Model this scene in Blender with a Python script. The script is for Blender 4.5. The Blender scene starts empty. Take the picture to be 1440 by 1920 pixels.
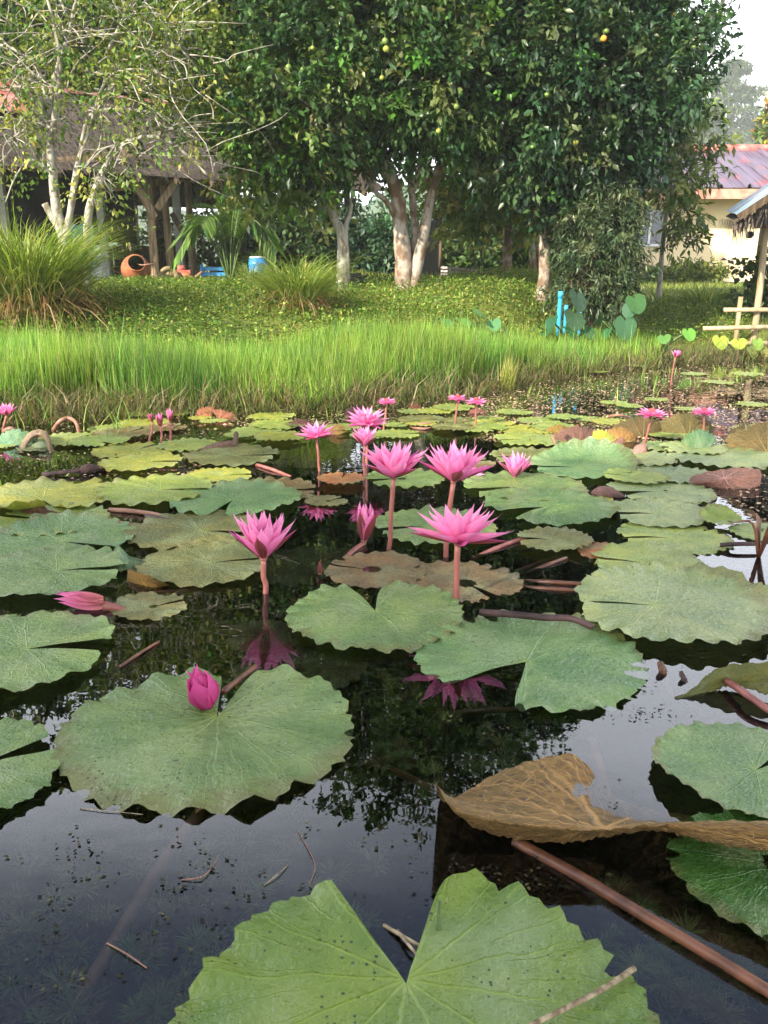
import bpy, math, random
import numpy as np
from mathutils import Vector, Matrix

# ------------------------------------------------------------------ camera, sky, sun, exposure
scene = bpy.context.scene
col = scene.collection
CAM_H, FPX, PITCH = 0.70, 1600.0, math.radians(16.0)
cam_d = bpy.data.cameras.new("camera"); cam = bpy.data.objects.new("camera", cam_d); col.objects.link(cam)
cam_d.sensor_fit = 'VERTICAL'; cam_d.sensor_height = 24.0; cam_d.lens = 24.0*FPX/1920.0
cam_d.clip_start = 0.05; cam_d.clip_end = 2000
cam.location = (0, 0, CAM_H); cam.rotation_euler = (math.pi/2-PITCH, 0, 0)
scene.camera = cam

SUN_AZ, SUN_EL = math.radians(-138), math.radians(30)      # from behind the camera, to the left
SUN = Vector((math.sin(SUN_AZ)*math.cos(SUN_EL), math.cos(SUN_AZ)*math.cos(SUN_EL), math.sin(SUN_EL)))
world = bpy.data.worlds.new("World"); scene.world = world; world.use_nodes = True
wn = world.node_tree; wn.nodes.clear()
wo = wn.nodes.new('ShaderNodeOutputWorld'); bg = wn.nodes.new('ShaderNodeBackground')
sky = wn.nodes.new('ShaderNodeTexSky'); sky.sky_type = 'NISHITA'; sky.sun_disc = False
sky.sun_elevation = SUN_EL; sky.sun_rotation = SUN_AZ; sky.air_density = 1.0; sky.dust_density = 2.5; sky.ozone_density = 2.0
tcw = wn.nodes.new('ShaderNodeTexCoord'); sepw = wn.nodes.new('ShaderNodeSeparateXYZ')
wn.links.new(tcw.outputs['Generated'], sepw.inputs[0])
nzw = wn.nodes.new('ShaderNodeTexNoise'); nzw.inputs['Scale'].default_value = 2.2; nzw.inputs['Detail'].default_value = 5
wn.links.new(tcw.outputs['Generated'], nzw.inputs['Vector'])
mad = wn.nodes.new('ShaderNodeMath'); mad.operation = 'MULTIPLY_ADD'
wn.links.new(nzw.outputs['Fac'], mad.inputs[0]); mad.inputs[1].default_value = -0.20; wn.links.new(sepw.outputs['Z'], mad.inputs[2])
mr = wn.nodes.new('ShaderNodeMapRange'); mr.interpolation_type = 'SMOOTHSTEP'
wn.links.new(mad.outputs[0], mr.inputs[0])
mr.inputs[1].default_value = 0.38; mr.inputs[2].default_value = 0.56; mr.inputs[3].default_value = 0.95; mr.inputs[4].default_value = 0.05
mixw = wn.nodes.new('ShaderNodeMix'); mixw.data_type = 'RGBA'
wn.links.new(mr.outputs[0], mixw.inputs['Factor']); wn.links.new(sky.outputs[0], mixw.inputs['A'])
mixw.inputs['B'].default_value = (13.0, 13.4, 14.2, 1)          # morning mist veiling the lower sky
wn.links.new(mixw.outputs['Result'], bg.inputs['Color']); bg.inputs['Strength'].default_value = 0.092
wn.links.new(bg.outputs[0], wo.inputs[0])

sun_d = bpy.data.lights.new("sun", 'SUN'); sun_o = bpy.data.objects.new("sun", sun_d); col.objects.link(sun_o)
sun_d.energy = 5.0; sun_d.angle = math.radians(1.0); sun_d.color = (1.0, 0.90, 0.74)
sun_o.rotation_euler = SUN.to_track_quat('Z', 'Y').to_euler(); sun_o.location = SUN*40
scene.view_settings.view_transform = 'Standard'; scene.view_settings.look = 'None'
scene.view_settings.gamma = 1; scene.view_settings.use_curve_mapping = False
scene.view_settings.exposure = 1.55
scene.cycles.use_denoising = True
scene.cycles.max_bounces = 5; scene.cycles.diffuse_bounces = 2; scene.cycles.glossy_bounces = 3; scene.cycles.transparent_max_bounces = 10; scene.cycles.volume_bounces = 1
scene.cycles.sample_clamp_indirect = 6; scene.cycles.use_adaptive_sampling = True; scene.cycles.adaptive_threshold = .02

# ------------------------------------------------------------------ helpers
HAZE = .0014
RNG = np.random.default_rng(7); R = random.Random(11)
CT, ST = math.cos(PITCH), math.sin(PITCH)
def ray(px, py):
    u, v = (px-720)/FPX, (960-py)/FPX
    return Vector((u, CT+v*ST, -ST+v*CT))
def P(px, py, z=0.0):                                   # pixel -> point on the level z
    d = ray(px, py); t = (z-CAM_H)/d.z
    return Vector((d.x*t, d.y*t, z))
def PD(px, py, Y):                                      # pixel -> point at ground distance Y
    d = ray(px, py); t = Y/d.y
    return Vector((d.x*t, Y, CAM_H+d.z*t))
def depth(p): return p.y*CT+(CAM_H-p.z)*ST
def S(px, p): return px/FPX*depth(p)                    # pixel length -> metres at p

MATS = {}
class NT:
    def __init__(s, name):
        s.m = bpy.data.materials.new(name); s.m.use_nodes = True; s.t = s.m.node_tree; s.t.nodes.clear()
        s.out = s.t.nodes.new('ShaderNodeOutputMaterial')
    def n(s, typ, ins=None, **kw):
        nd = s.t.nodes.new('ShaderNode'+typ)
        for k, v in kw.items(): setattr(nd, k, v)
        for k, v in (ins or {}).items(): s.set(nd.inputs[k], v)
        return nd
    def set(s, sock, v):
        if isinstance(v, bpy.types.NodeSocket): s.t.links.new(v, sock)
        elif isinstance(v, (tuple, list)) and len(v) == 3 and sock.type == 'RGBA': sock.default_value = (*v, 1)
        else: sock.default_value = v
    def math(s, op, a, b=0.0, c=0.0, clamp=False):
        nd = s.n('Math', operation=op, use_clamp=clamp)
        for i, v in enumerate((a, b, c)): s.set(nd.inputs[i], v)
        return nd.outputs[0]
    def mix(s, f, a, b, blend='MIX'):
        nd = s.n('Mix', data_type='RGBA', blend_type=blend)
        s.set(nd.inputs['Factor'], f); s.set(nd.inputs['A'], a); s.set(nd.inputs['B'], b)
        return nd.outputs['Result']
    def ramp(s, f, a0, a1, b0=0.0, b1=1.0):
        nd = s.n('MapRange', interpolation_type='SMOOTHSTEP')
        for i, v in enumerate((f, a0, a1, b0, b1)): s.set(nd.inputs[i], v)
        return nd.outputs[0]
    def noise(s, scale, vec=None, detail=4, rough=.55, out='Fac'):
        nd = s.n('TexNoise', {'Scale': scale, 'Detail': detail, 'Roughness': rough})
        if vec is not None: s.set(nd.inputs['Vector'], vec)
        return nd.outputs[out]
    def bsdf(s, base, rough=.6, bump=None, bstr=.3, bdist=.01, spec=.5, **kw):
        b = s.n('BsdfPrincipled'); s.set(b.inputs['Base Color'], base); s.set(b.inputs['Roughness'], rough)
        b.inputs['Specular IOR Level'].default_value = spec
        for k, v in kw.items(): s.set(b.inputs[k], v)
        if bump is not None:
            bp = s.n('Bump', {'Strength': bstr, 'Distance': bdist}); s.set(bp.inputs['Height'], bump)
            s.t.links.new(bp.outputs[0], b.inputs['Normal'])
        return b.outputs[0]
    def done(s, sh, key=None):
        s.t.links.new(sh, s.out.inputs['Surface']); MATS[key or s.m.name] = s.m; return s.m

def simple(name, c1, c2, scale=8, rough=.7, bstr=.3, bdist=.01, spec=.4, stretch=(1,1,1), detail=5, lo=.35, hi=.65):
    t = NT(name); tc = t.n('TexCoord'); mp = t.n('Mapping', {'Vector': tc.outputs['Object'], 'Scale': stretch})
    f = t.noise(scale, mp.outputs[0], detail); g = t.ramp(f, lo, hi)
    return t.done(t.bsdf(t.mix(g, c1, c2), rough, f, bstr, bdist, spec))

def leafmat(name, rough=.42, trans=.28, spec=.4, tcol=(1.25, 1.3, .5)):
    t = NT(name); a = t.n('Attribute', attribute_name='Col').outputs['Color']
    pr = t.bsdf(a, rough, spec=spec)
    tr = t.n('BsdfTranslucent', {'Color': t.mix(1.0, a, tcol, 'MULTIPLY')})
    mx = t.n('MixShader', {0: trans}); t.t.links.new(pr, mx.inputs[1]); t.t.links.new(tr.outputs[0], mx.inputs[2])
    return t.done(mx.outputs[0])

class MB:
    def __init__(s): s.v = []; s.f = []
    def add(s, v, f):
        o = len(s.v); s.v += [tuple(p) for p in v]; s.f += [tuple(i+o for i in q) for q in f]; return s
    def mesh(s, name, smooth=True):
        m = bpy.data.meshes.new(name); m.from_pydata(s.v, [], s.f); m.update()
        if smooth: m.polygons.foreach_set('use_smooth', [True]*len(m.polygons))
        return m
    def build(s, name, mat, parent=None, smooth=True, loc=None):
        return link(name, s.mesh(name, smooth), mat, parent, loc)

def link(name, mesh, mat, parent=None, loc=None):
    if mat and not mesh.materials: mesh.materials.append(MATS[mat])
    o = bpy.data.objects.new(name, mesh); col.objects.link(o)
    if loc is not None: o.location = loc
    if parent: attach(o, parent)
    return o
def attach(o, parent):                                  # children keep their world place
    o.parent = parent; o.matrix_parent_inverse = Matrix.LocRotScale(parent.location, parent.rotation_euler, parent.scale).inverted()
def thing(name, loc, label, cat, group=None):
    o = bpy.data.objects.new(name, None); col.objects.link(o); o.location = loc; o.empty_display_size = .05
    return tag(o, label, cat, group)
def tag(o, label=None, cat=None, group=None, kind=None):
    for k, v in (('label', label), ('category', cat), ('group', group), ('kind', kind)):
        if v: o[k] = v
    return o
def rebase(o):                                          # a one-mesh thing built in world space: origin to its base
    c = np.empty(len(o.data.vertices)*3); o.data.vertices.foreach_get('co', c); c = c.reshape(-1, 3)
    b = np.array([c[:, 0].mean(), c[:, 1].mean(), c[:, 2].min()]); c -= b
    o.data.vertices.foreach_set('co', c.ravel()); o.data.update(); o.location = Vector(b); return o

def mesh_np(name, V, F, C=None, smooth=False):
    V = np.asarray(V, np.float32); F = np.asarray(F, np.int32); k = F.shape[1]
    m = bpy.data.meshes.new(name); m.vertices.add(len(V)); m.vertices.foreach_set('co', V.ravel())
    m.loops.add(F.size); m.loops.foreach_set('vertex_index', F.ravel())
    m.polygons.add(len(F)); m.polygons.foreach_set('loop_start', np.arange(0, F.size, k, dtype=np.int32))
    m.polygons.foreach_set('loop_total', np.full(len(F), k, np.int32))
    if smooth: m.polygons.foreach_set('use_smooth', np.ones(len(F), bool))
    if C is not None:
        at = m.attributes.new('Col', 'FLOAT_COLOR', 'POINT')
        at.data.foreach_set('color', np.hstack([C, np.ones((len(C), 1))]).astype(np.float32).ravel())
    m.update(calc_edges=True); return m

def tube(pts, rad, n=8, cap=True):
    pts = [Vector(p) for p in pts]
    if not isinstance(rad, (list, tuple)): rad = [rad]*len(pts)
    v = []; f = []; prev = None
    for i, p in enumerate(pts):
        t = (pts[min(i+1, len(pts)-1)]-pts[max(i-1, 0)]).normalized()
        if prev is None:
            prev = t.orthogonal().normalized()
        prev = (prev-t*prev.dot(t)).normalized(); b = t.cross(prev)
        for k in range(n):
            a = 2*math.pi*k/n; v.append(p+(prev*math.cos(a)+b*math.sin(a))*rad[i])
    for i in range(len(pts)-1):
        for k in range(n):
            f.append((i*n+k, i*n+(k+1) % n, (i+1)*n+(k+1) % n, (i+1)*n+k))
    if cap: f.append(tuple(range(n-1, -1, -1))); f.append(tuple((len(pts)-1)*n+k for k in range(n)))
    return v, f
def smooth_path(pts, m=6):                              # Catmull-Rom
    pts = [Vector(p) for p in pts]; q = [pts[0]*2-pts[1]]+pts+[pts[-1]*2-pts[-2]]; out = []
    for i in range(1, len(q)-2):
        a, b, c, d = q[i-1:i+3]
        for k in range(m):
            t = k/m; out.append(.5*((2*b)+(c-a)*t+(2*a-5*b+4*c-d)*t*t+(3*b-a-3*c+d)*t**3))
    out.append(pts[-1]); return out
def lerp_list(a, b, n): return [a+(b-a)*i/(n-1) for i in range(n)]
def beam(p0, p1, w, h, up=(0, 0, 1)):
    p0, p1 = Vector(p0), Vector(p1); t = (p1-p0).normalized(); s = t.cross(Vector(up))
    if s.length < 1e-3: s = t.cross(Vector((0, 1, 0)))
    s.normalize(); u = s.cross(t); v = []
    for p in (p0, p1):
        for a, b in ((-1, -1), (1, -1), (1, 1), (-1, 1)): v.append(p+s*a*w/2+u*b*h/2)
    return v, [(3, 2, 1, 0), (4, 5, 6, 7), (0, 1, 5, 4), (1, 2, 6, 5), (2, 3, 7, 6), (3, 0, 4, 7)]
def lathe(prof, n=20, M=None):
    v = []; f = []
    for r, z in prof:
        for k in range(n):
            a = 2*math.pi*k/n; p = Vector((r*math.cos(a), r*math.sin(a), z)); v.append(M@p if M else p)
    for i in range(len(prof)-1):
        for k in range(n): f.append((i*n+k, i*n+(k+1) % n, (i+1)*n+(k+1) % n, (i+1)*n+k))
    return v, f

# ------------------------------------------------------------------ leaf clouds
def norm(a): return a/np.maximum(np.linalg.norm(a, axis=1, keepdims=True), 1e-6)
def leaves(pos, d, nrm, L, W, C, fold=.18, droop=.12):  # five points, four triangles per leaf
    d = norm(d); s = norm(np.cross(d, nrm)); n = np.cross(s, d); L = L[:, None]; W = W[:, None]
    m = pos+d*L*.45
    V = np.stack([pos, m-s*W*.5+n*W*fold, m, m+s*W*.5+n*W*fold, pos+d*L-n*L*droop], 1).reshape(-1, 3)
    b = (np.arange(len(pos))*5)[:, None, None]
    F = (np.array([[0, 2, 1], [0, 3, 2], [1, 2, 4], [2, 3, 4]])[None]+b).reshape(-1, 3)
    return V, F, np.repeat(C, 5, axis=0)
def cat(parts):
    Vs, Fs, Cs, o = [], [], [], 0
    for V, F, C in parts: Vs.append(V); Fs.append(F+o); Cs.append(C); o += len(V)
    return np.vstack(Vs), np.vstack(Fs), np.vstack(Cs)
def pick(pal, w, n, jit=.25):
    pal = np.array(pal); i = RNG.choice(len(pal), n, p=np.array(w)/sum(w))
    return np.clip(pal[i]*(1+RNG.normal(0, jit, (n, 1)))*(1+RNG.normal(0, .06, (n, 3))), .004, .8)
def crown(blobs, L, W, per, pal, w, droop=.35, spread=.5, twig=.28, bias=.42):
    parts = []; cl = []
    for c, rad, n in blobs:
        c = np.array(c); rad = np.array(rad)
        u = norm(RNG.normal(size=(n, 3))); r = RNG.random((n, 1))**bias
        lump = 1+.22*np.sin(u[:, :1]*5+c[0]*3)*np.cos(u[:, 2:]*4+c[1])+.10*np.sin(u[:, 1:2]*9)
        p = c+u*r*rad*lump; out = norm(u/rad*rad.mean()+[0, 0, .25]); cl.append(p)
        k = per; N = n*k
        pp = np.repeat(p, k, 0); oo = np.repeat(norm(out+RNG.normal(0, spread, (n, 3))), k, 0)
        t = RNG.random((N, 1))*twig
        pos = pp+oo*t+RNG.normal(0, .05, (N, 3))*twig*3
        d = oo*.7+RNG.normal(0, .65, (N, 3))+np.array([0, 0, -droop])
        nr = RNG.normal(0, .6, (N, 3))+np.array([0, 0, 1.])
        l = L*(.65+.6*RNG.random(N)); cc = np.repeat(pick(pal, w, n, .15), k, 0)*(1+RNG.normal(0, .22, (N, 1)))
        parts.append(leaves(pos, d, nr, l, l*W/L, np.clip(cc, .004, .8)))
    return cat(parts), cl
def add_branches(mb, start, c, clusters, r0, nsub=14, n=5):
    start, c = Vector(start), Vector(c); mid = (start+c)/2+Vector((R.uniform(-.1, .1), R.uniform(-.1, .1), R.uniform(0, .12)))
    path = smooth_path([start, mid, c], 4); rr = lerp_list(r0, r0*.45, len(path)); mb.add(*tube(path, rr, n+1))
    idx = RNG.choice(len(clusters), min(nsub, len(clusters)), replace=False)
    for i in idx:
        q = Vector(clusters[i]); a = path[R.randrange(len(path)//2, len(path))]
        m = (a+q)/2+Vector((R.uniform(-.08, .08), R.uniform(-.08, .08), R.uniform(-.02, .1)))
        pp = smooth_path([a, m, q], 3); mb.add(*tube(pp, lerp_list(r0*.38, .004, len(pp)), n))
def make_tree(name, label, base, stems, blobs, attach_pts, leaf, pal, w, bark, lmat, per=22, group=None, nsub=14, cat_='tree', br=.03, **kw):
    t = thing(name, base, label, cat_, group)
    for i, (pts, r0, r1) in enumerate(stems):
        path = smooth_path(pts, 5); rr = [r*(1+.08*R.uniform(-1, 1)) for r in lerp_list(r0, r1, len(path))]
        if i == 0: rr[0] *= 1.35; rr[1] *= 1.12
        MB().add(*tube(path, rr, 10)).build('trunk', bark, t)
    (V, F, C), cl = crown(blobs, leaf[0], leaf[1], per, pal, w, **kw)
    mb = MB()
    for (c, rad, n), a, k in zip(blobs, attach_pts, cl): add_branches(mb, a, c, k, br, nsub)
    mb.build('branches', bark, t)
    link('crown', mesh_np('crown', V, F, C), lmat, t)
    return t
def blades(base, ang, lean, L, W, C, curve=.5, seg=3):   # grass blades: ribbons that bend over
    n = len(base); h = np.stack([np.cos(ang), np.sin(ang), np.zeros(n)], 1); s = np.stack([-np.sin(ang), np.cos(ang), np.zeros(n)], 1)
    tw = RNG.uniform(-.9, .9, n)[:, None]; s = norm(s*np.cos(tw)+h*np.sin(tw))
    rows = []; p = base.copy(); th = lean.copy()
    for k in range(seg+1):
        w = W[:, None]*(1-(k/seg)**1.6*.95)*.5
        rows += [p-s*w, p+s*w]
        p = p+(h*np.sin(th)[:, None]+np.array([0, 0, 1.])*np.cos(th)[:, None])*(L/seg)[:, None]; th = th+curve/seg*(1+.5*RNG.random(n))
    V = np.stack(rows, 1).reshape(-1, 3); m = 2*(seg+1); b = (np.arange(n)*m)[:, None, None]
    q = np.array([[2*k, 2*k+1, 2*k+3, 2*k+2] for k in range(seg)])
    return V, (q[None]+b).reshape(-1, 4), np.repeat(C, m, 0)
# ------------------------------------------------------------------ materials
simple('bark', (.15, .095, .06), (.33, .29, .24), 13, .85, .7, .01, .2, (1, 1, .7), 7, .40, .62)
simple('bark_pale', (.12, .10, .065), (.33, .31, .26), 18, .85, .5, .006, .2, (1, 1, .4), 6, .34, .56)
simple('bark_dark', (.06, .04, .025), (.16, .12, .08), 12, .9, .5, .01, .2, (1, 1, .4))
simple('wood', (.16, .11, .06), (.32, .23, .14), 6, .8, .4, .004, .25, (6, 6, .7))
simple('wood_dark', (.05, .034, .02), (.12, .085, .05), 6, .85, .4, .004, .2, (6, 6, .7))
simple('bamboo', (.27, .20, .11), (.42, .34, .21), 5, .55, .2, .003, .4, (4, 4, 1))
simple('white_post', (.55, .55, .54), (.78, .78, .76), 5, .8, .2, .003)
simple('thatch', (.025, .021, .018), (.13, .105, .085), 9, .95, .7, .02, .1, (9, 9, 1.2))
simple('thatch_straw', (.16, .12, .07), (.40, .32, .20), 9, .95, .5, .01, .1, (9, 9, 1.2))
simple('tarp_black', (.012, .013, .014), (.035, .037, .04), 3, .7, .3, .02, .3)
simple('red_metal', (.34, .06, .05), (.52, .20, .17), 4, .5, .2, .004)
simple('rust_iron', (.20, .055, .022), (.33, .12, .05), 7, .6, .3, .004)
simple('inside_shade', (.004, .004, .004), (.01, .009, .008), 6, .9)  # shade inside the drum and behind the pane, put into near-black colour
simple('old_rubber', (.16, .12, .06), (.28, .22, .11), 9, .8)
simple('red_paint', (.30, .05, .04), (.42, .12, .08), 8, .6)
simple('blue_plastic', (.02, .16, .42), (.05, .28, .55), 4, .35, .1)
simple('pipe_blue', (.01, .24, .50), (.03, .32, .58), 4, .35, .1, .002, .5)
simple('cyan_cloth', (.03, .25, .36), (.08, .38, .46), 6, .8, .5, .02)
simple('white_paint', (.62, .64, .66), (.78, .79, .8), 4, .5)
simple('black_net', (.003, .0035, .0035), (.009, .010, .010), 30, .95, .3, .01, .05)
simple('plank', (.18, .16, .14), (.36, .33, .30), 7, .85, .4, .004, .2, (6, 1, 6))
simple('fascia', (.33, .13, .09), (.50, .26, .19), 5, .7)
simple('window_frame', (.6, .62, .64), (.72, .74, .76), 5, .5)
simple('blue_roof', (.20, .33, .45), (.36, .50, .60), 3, .45, .1, .003)
simple('pot', (.02, .016, .013), (.05, .04, .03), 9, .8)
simple('mound_soil', (.10, .07, .04), (.20, .15, .09), 9, .95)
simple('concrete', (.20, .19, .17), (.36, .34, .31), 8, .9)
simple('fruit_green', (.10, .17, .03), (.16, .22, .05), 40, .45, .2, .002)
simple('fruit_yellow', (.20, .22, .03), (.30, .29, .05), 40, .45, .2, .002)
simple('fruit_orange', (.75, .27, .02), (.85, .36, .04), 40, .45, .2, .002)
simple('stem_pink', (.20, .065, .055), (.30, .11, .085), 30, .45, .15, .002, .45, (1, 1, .3))
simple('stem_brown', (.075, .028, .014), (.19, .075, .036), 26, .40, .25, .002, .5, (1, 1, 1))
simple('stem_green', (.05, .09, .02), (.08, .13, .03), 26, .45)
simple('stem_dark', (.03, .016, .013), (.085, .045, .04), 22, .6, .5, .004)
simple('stem_old', (.20, .10, .065), (.28, .15, .10), 26, .55)
t = NT('cream_wall'); tc = t.n('TexCoord'); n1 = t.noise(.9, tc.outputs['Object'], 6); n2 = t.noise(30, tc.outputs['Object'], 3)
t.done(t.bsdf(t.mix(t.ramp(n1, .4, .7), (.78, .64, .37), (.72, .55, .35)), .85, n2, .15, .004))
t = NT('purple_roof'); tc = t.n('TexCoord'); mp = t.n('Mapping', {'Vector': tc.outputs['Object'], 'Scale': (1.6, 1, 1)})
n1 = t.noise(1.5, mp.outputs[0], 4); mp2 = t.n('Mapping', {'Vector': tc.outputs['Object'], 'Scale': (13, .5, .5)}); n2 = t.noise(2.0, mp2.outputs[0], 6)
c = t.mix(t.ramp(n1, .52, .72), (.13, .10, .15), (.27, .08, .09)); c = t.mix(t.ramp(n2, .45, .7), c, (.05, .04, .055))
t.done(t.bsdf(c, .45, n2, .1, .004))
t = NT('glass_pane'); t.done(t.bsdf((.02, .03, .035), .08, spec=.8))
# ground, water, pond bottom
t = NT('ground'); tc = t.n('TexCoord'); n1 = t.noise(.8, tc.outputs['Object'], 6); n2 = t.noise(22, tc.outputs['Object'], 5)
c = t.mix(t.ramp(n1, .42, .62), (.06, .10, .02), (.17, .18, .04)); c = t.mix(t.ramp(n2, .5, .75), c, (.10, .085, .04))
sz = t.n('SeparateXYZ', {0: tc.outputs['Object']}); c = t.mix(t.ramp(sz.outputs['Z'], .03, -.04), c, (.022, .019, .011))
t.done(t.bsdf(c, .95, n2, .6, .03, .1))
t = NT('water'); tc = t.n('TexCoord')
mp = t.n('Mapping', {'Vector': tc.outputs['Object'], 'Scale': (1, 1.6, 1)}); n1 = t.noise(7, mp.outputs[0], 2); n2 = t.noise(.6, tc.outputs['Object'], 2)
amp = t.ramp(n2, .45, .75, .15, 1.0); h = t.math('MULTIPLY', n1, amp)
bp = t.n('Bump', {'Strength': .10, 'Distance': .02, 'Height': h})
fr = t.n('Fresnel', {'IOR': 1.62, 'Normal': bp.outputs[0]})
tr = t.n('BsdfTransparent', {'Color': (.86, .86, .74, 1)}); gl = t.n('BsdfGlossy', {'Color': (.95, .96, 1, 1), 'Roughness': .0, 'Normal': bp.outputs[0]})
mx = t.n('MixShader', {0: fr.outputs[0]}); t.t.links.new(tr.outputs[0], mx.inputs[1]); t.t.links.new(gl.outputs[0], mx.inputs[2]); t.done(mx.outputs[0])
leafmat('leaf', .36, .24, .32); leafmat('leaf_soft', .5, .35, .35); leafmat('grass', .5, .38, .3, (1.2, 1.3, .5)); leafmat('far_leaf', .6, .3, .2)
leafmat('weed', .6, .2, .2); leafmat('debris', .7, .1, .2)
# lily pads: colour from the object, veins in the pad's own polar coordinates
def padmat(name, dead=False):
    t = NT(name); uv = t.n('UVMap', uv_map='UVMap').outputs[0]; sp = t.n('SeparateXYZ', {0: uv}); oi = t.n('ObjectInfo')
    nz = t.noise(3.5, uv, 3); rnd = oi.outputs['Random']
    ang = t.math('ARCTAN2', sp.outputs['Y'], sp.outputs['X']); r = t.math('SQRT', t.math('ADD', t.math('POWER', sp.outputs['X'], 2), t.math('POWER', sp.outputs['Y'], 2)))
    ang = t.math('ADD', ang, t.math('MULTIPLY', t.math('SUBTRACT', nz, .5), .22))
    def lines(n, w, ph=0.0):
        w = w*2.4 if dead else w
        d = t.math('MULTIPLY', t.math('ABSOLUTE', t.math('SINE', t.math('MULTIPLY_ADD', ang, n, ph))), t.math('DIVIDE', r, n))
        return t.ramp(d, 0, w, 1, 0)
    v1 = t.math('MULTIPLY', lines(6.5, .012), t.ramp(r, .35, 1.0, 1, .35))
    v2 = t.math('MULTIPLY', lines(13, .007, .8), t.ramp(r, .38, .52, 0, .7))
    v3 = t.math('MULTIPLY', lines(26, .005, .3), t.ramp(r, .62, .75, 0, .55))
    v = t.math('MAXIMUM', v1, t.math('MAXIMUM', v2, v3))
    off = t.n('VectorMath', {0: uv, 1: (0, 0, 0)}, operation='ADD'); cmb = t.n('CombineXYZ', {0: rnd, 1: rnd}); sc_ = t.n('VectorMath', {0: cmb.outputs[0], 3: 40.0}, operation='SCALE')
    t.t.links.new(sc_.outputs[0], off.inputs[1]); ov = off.outputs[0]
    vo = t.n('TexVoronoi', {'Vector': ov, 'Scale': 9.0 if dead else 7.0, 'Randomness': 1.0}, feature='DISTANCE_TO_EDGE')
    net = t.ramp(vo.outputs['Distance'], 0, .05, 1, 0)
    n1 = t.noise(2.2, ov, 5); n2 = t.noise(16, ov, 4); nr = t.noise(5, ov, 3)
    tone = oi.outputs['Color']
    c = t.mix(t.ramp(n1, .36, .68), t.mix(1, tone, (.72, .80, .75), 'MULTIPLY'), t.mix(1, tone, (1.22, 1.12, .95), 'MULTIPLY'))
    if dead:
        c = t.mix(t.ramp(n2, .42, .7, 0, .8), c, (.05, .026, .016)); c = t.mix(t.math('MAXIMUM', v, t.math('MULTIPLY', net, .8)), c, t.mix(1, tone, (2.1, 2.0, 2.2), 'MULTIPLY')); bh = t.math('MAXIMUM', v, net)
        pr = t.bsdf(c, .6, t.math('ADD', bh, t.math('MULTIPLY', n2, .6)), .7, .006, .3)
        t.done(pr); return
    c = t.mix(t.ramp(t.noise(1.3, ov, 4), .42, .72, 0, .55), c, (.27, .33, .16))
    c = t.mix(t.math('MULTIPLY', v, .42), c, t.mix(1, tone, (1.9, 1.75, 1.5), 'MULTIPLY'))
    c = t.mix(t.ramp(r, .02, .13, .45, 0), c, (.26, .34, .07))
    c = t.mix(t.ramp(t.math('ADD', r, t.math('MULTIPLY', t.math('SUBTRACT', nr, .5), .5)), .93, 1.12, 0, .55), c, (.15, .11, .035))
    sk = t.n('TexVoronoi', {'Vector': ov, 'Scale': 23.0, 'Randomness': 1.0}); sz = t.math('MULTIPLY', t.ramp(t.noise(3, ov, 2), .34, .60), .19)
    spot = t.math('LESS_THAN', sk.outputs['Distance'], sz); c = t.mix(t.math('MULTIPLY', spot, .85), c, (.02, .02, .012))
    blot = t.ramp(t.noise(4.2, ov, 6, .7), .66, .74); c = t.mix(t.math('MULTIPLY', blot, .65), c, (.13, .085, .03))
    crink = t.noise(34, ov, 3)
    bh = t.math('ADD', t.math('MULTIPLY', v, -.22), t.math('ADD', t.math('MULTIPLY', n2, .8), t.math('MULTIPLY', crink, .35)))
    pr = t.bsdf(c, t.ramp(n2, .3, .7, .25, .40), bh, .8, .008, .6)
    tl = t.n('BsdfTranslucent', {'Color': t.mix(1, c, (1.2, 1.3, .4), 'MULTIPLY')})
    mx = t.n('MixShader', {0: .12}); t.t.links.new(pr, mx.inputs[1]); t.t.links.new(tl.outputs[0], mx.inputs[2]); t.done(mx.outputs[0])
padmat('lily_pad'); padmat('dead_leaf', True)
def petalmat(name, ca, cb, back=None, rough=.45):
    t = NT(name); uv = t.n('UVMap', uv_map='UVMap').outputs[0]; sp = t.n('SeparateXYZ', {0: uv}); oi = t.n('ObjectInfo')
    mp = t.n('Mapping', {'Vector': uv, 'Scale': (26, 1.2, 1)}); st = t.noise(1.0, mp.outputs[0], 3)
    c = t.mix(sp.outputs['Y'], ca, cb); c = t.mix(t.ramp(st, .35, .7, 0, .35), c, t.mix(1, c, (.62, .40, .60), 'MULTIPLY'))
    hv = t.math('MULTIPLY_ADD', oi.outputs['Random'], .3, .85); c = t.mix(1, c, t.n('CombineColor', {0: hv, 1: hv, 2: hv}).outputs[0], 'MULTIPLY')
    if back:
        b = t.mix(t.ramp(st, .40, .60), back[0], back[1]); c = t.mix(t.n('NewGeometry').outputs['Backfacing'], b, c)
    pr = t.bsdf(c, rough, st, .25, .003, .35); tl = t.n('BsdfTranslucent', {'Color': c})
    mx = t.n('MixShader', {0: .42}); t.t.links.new(pr, mx.inputs[1]); t.t.links.new(tl.outputs[0], mx.inputs[2]); t.done(mx.outputs[0])
petalmat('petal', (.88, .17, .43), (.95, .38, .63)); petalmat('petal_deep', (.62, .05, .22), (.72, .10, .34))
petalmat('sepal', (.70, .12, .40), (.72, .14, .42), ((.13, .04, .022), (.34, .08, .10)))
petalmat('petal_dry', (.62, .24, .22), (.80, .20, .45)); petalmat('stamen', (.80, .22, .10), (.78, .10, .20))

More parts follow.
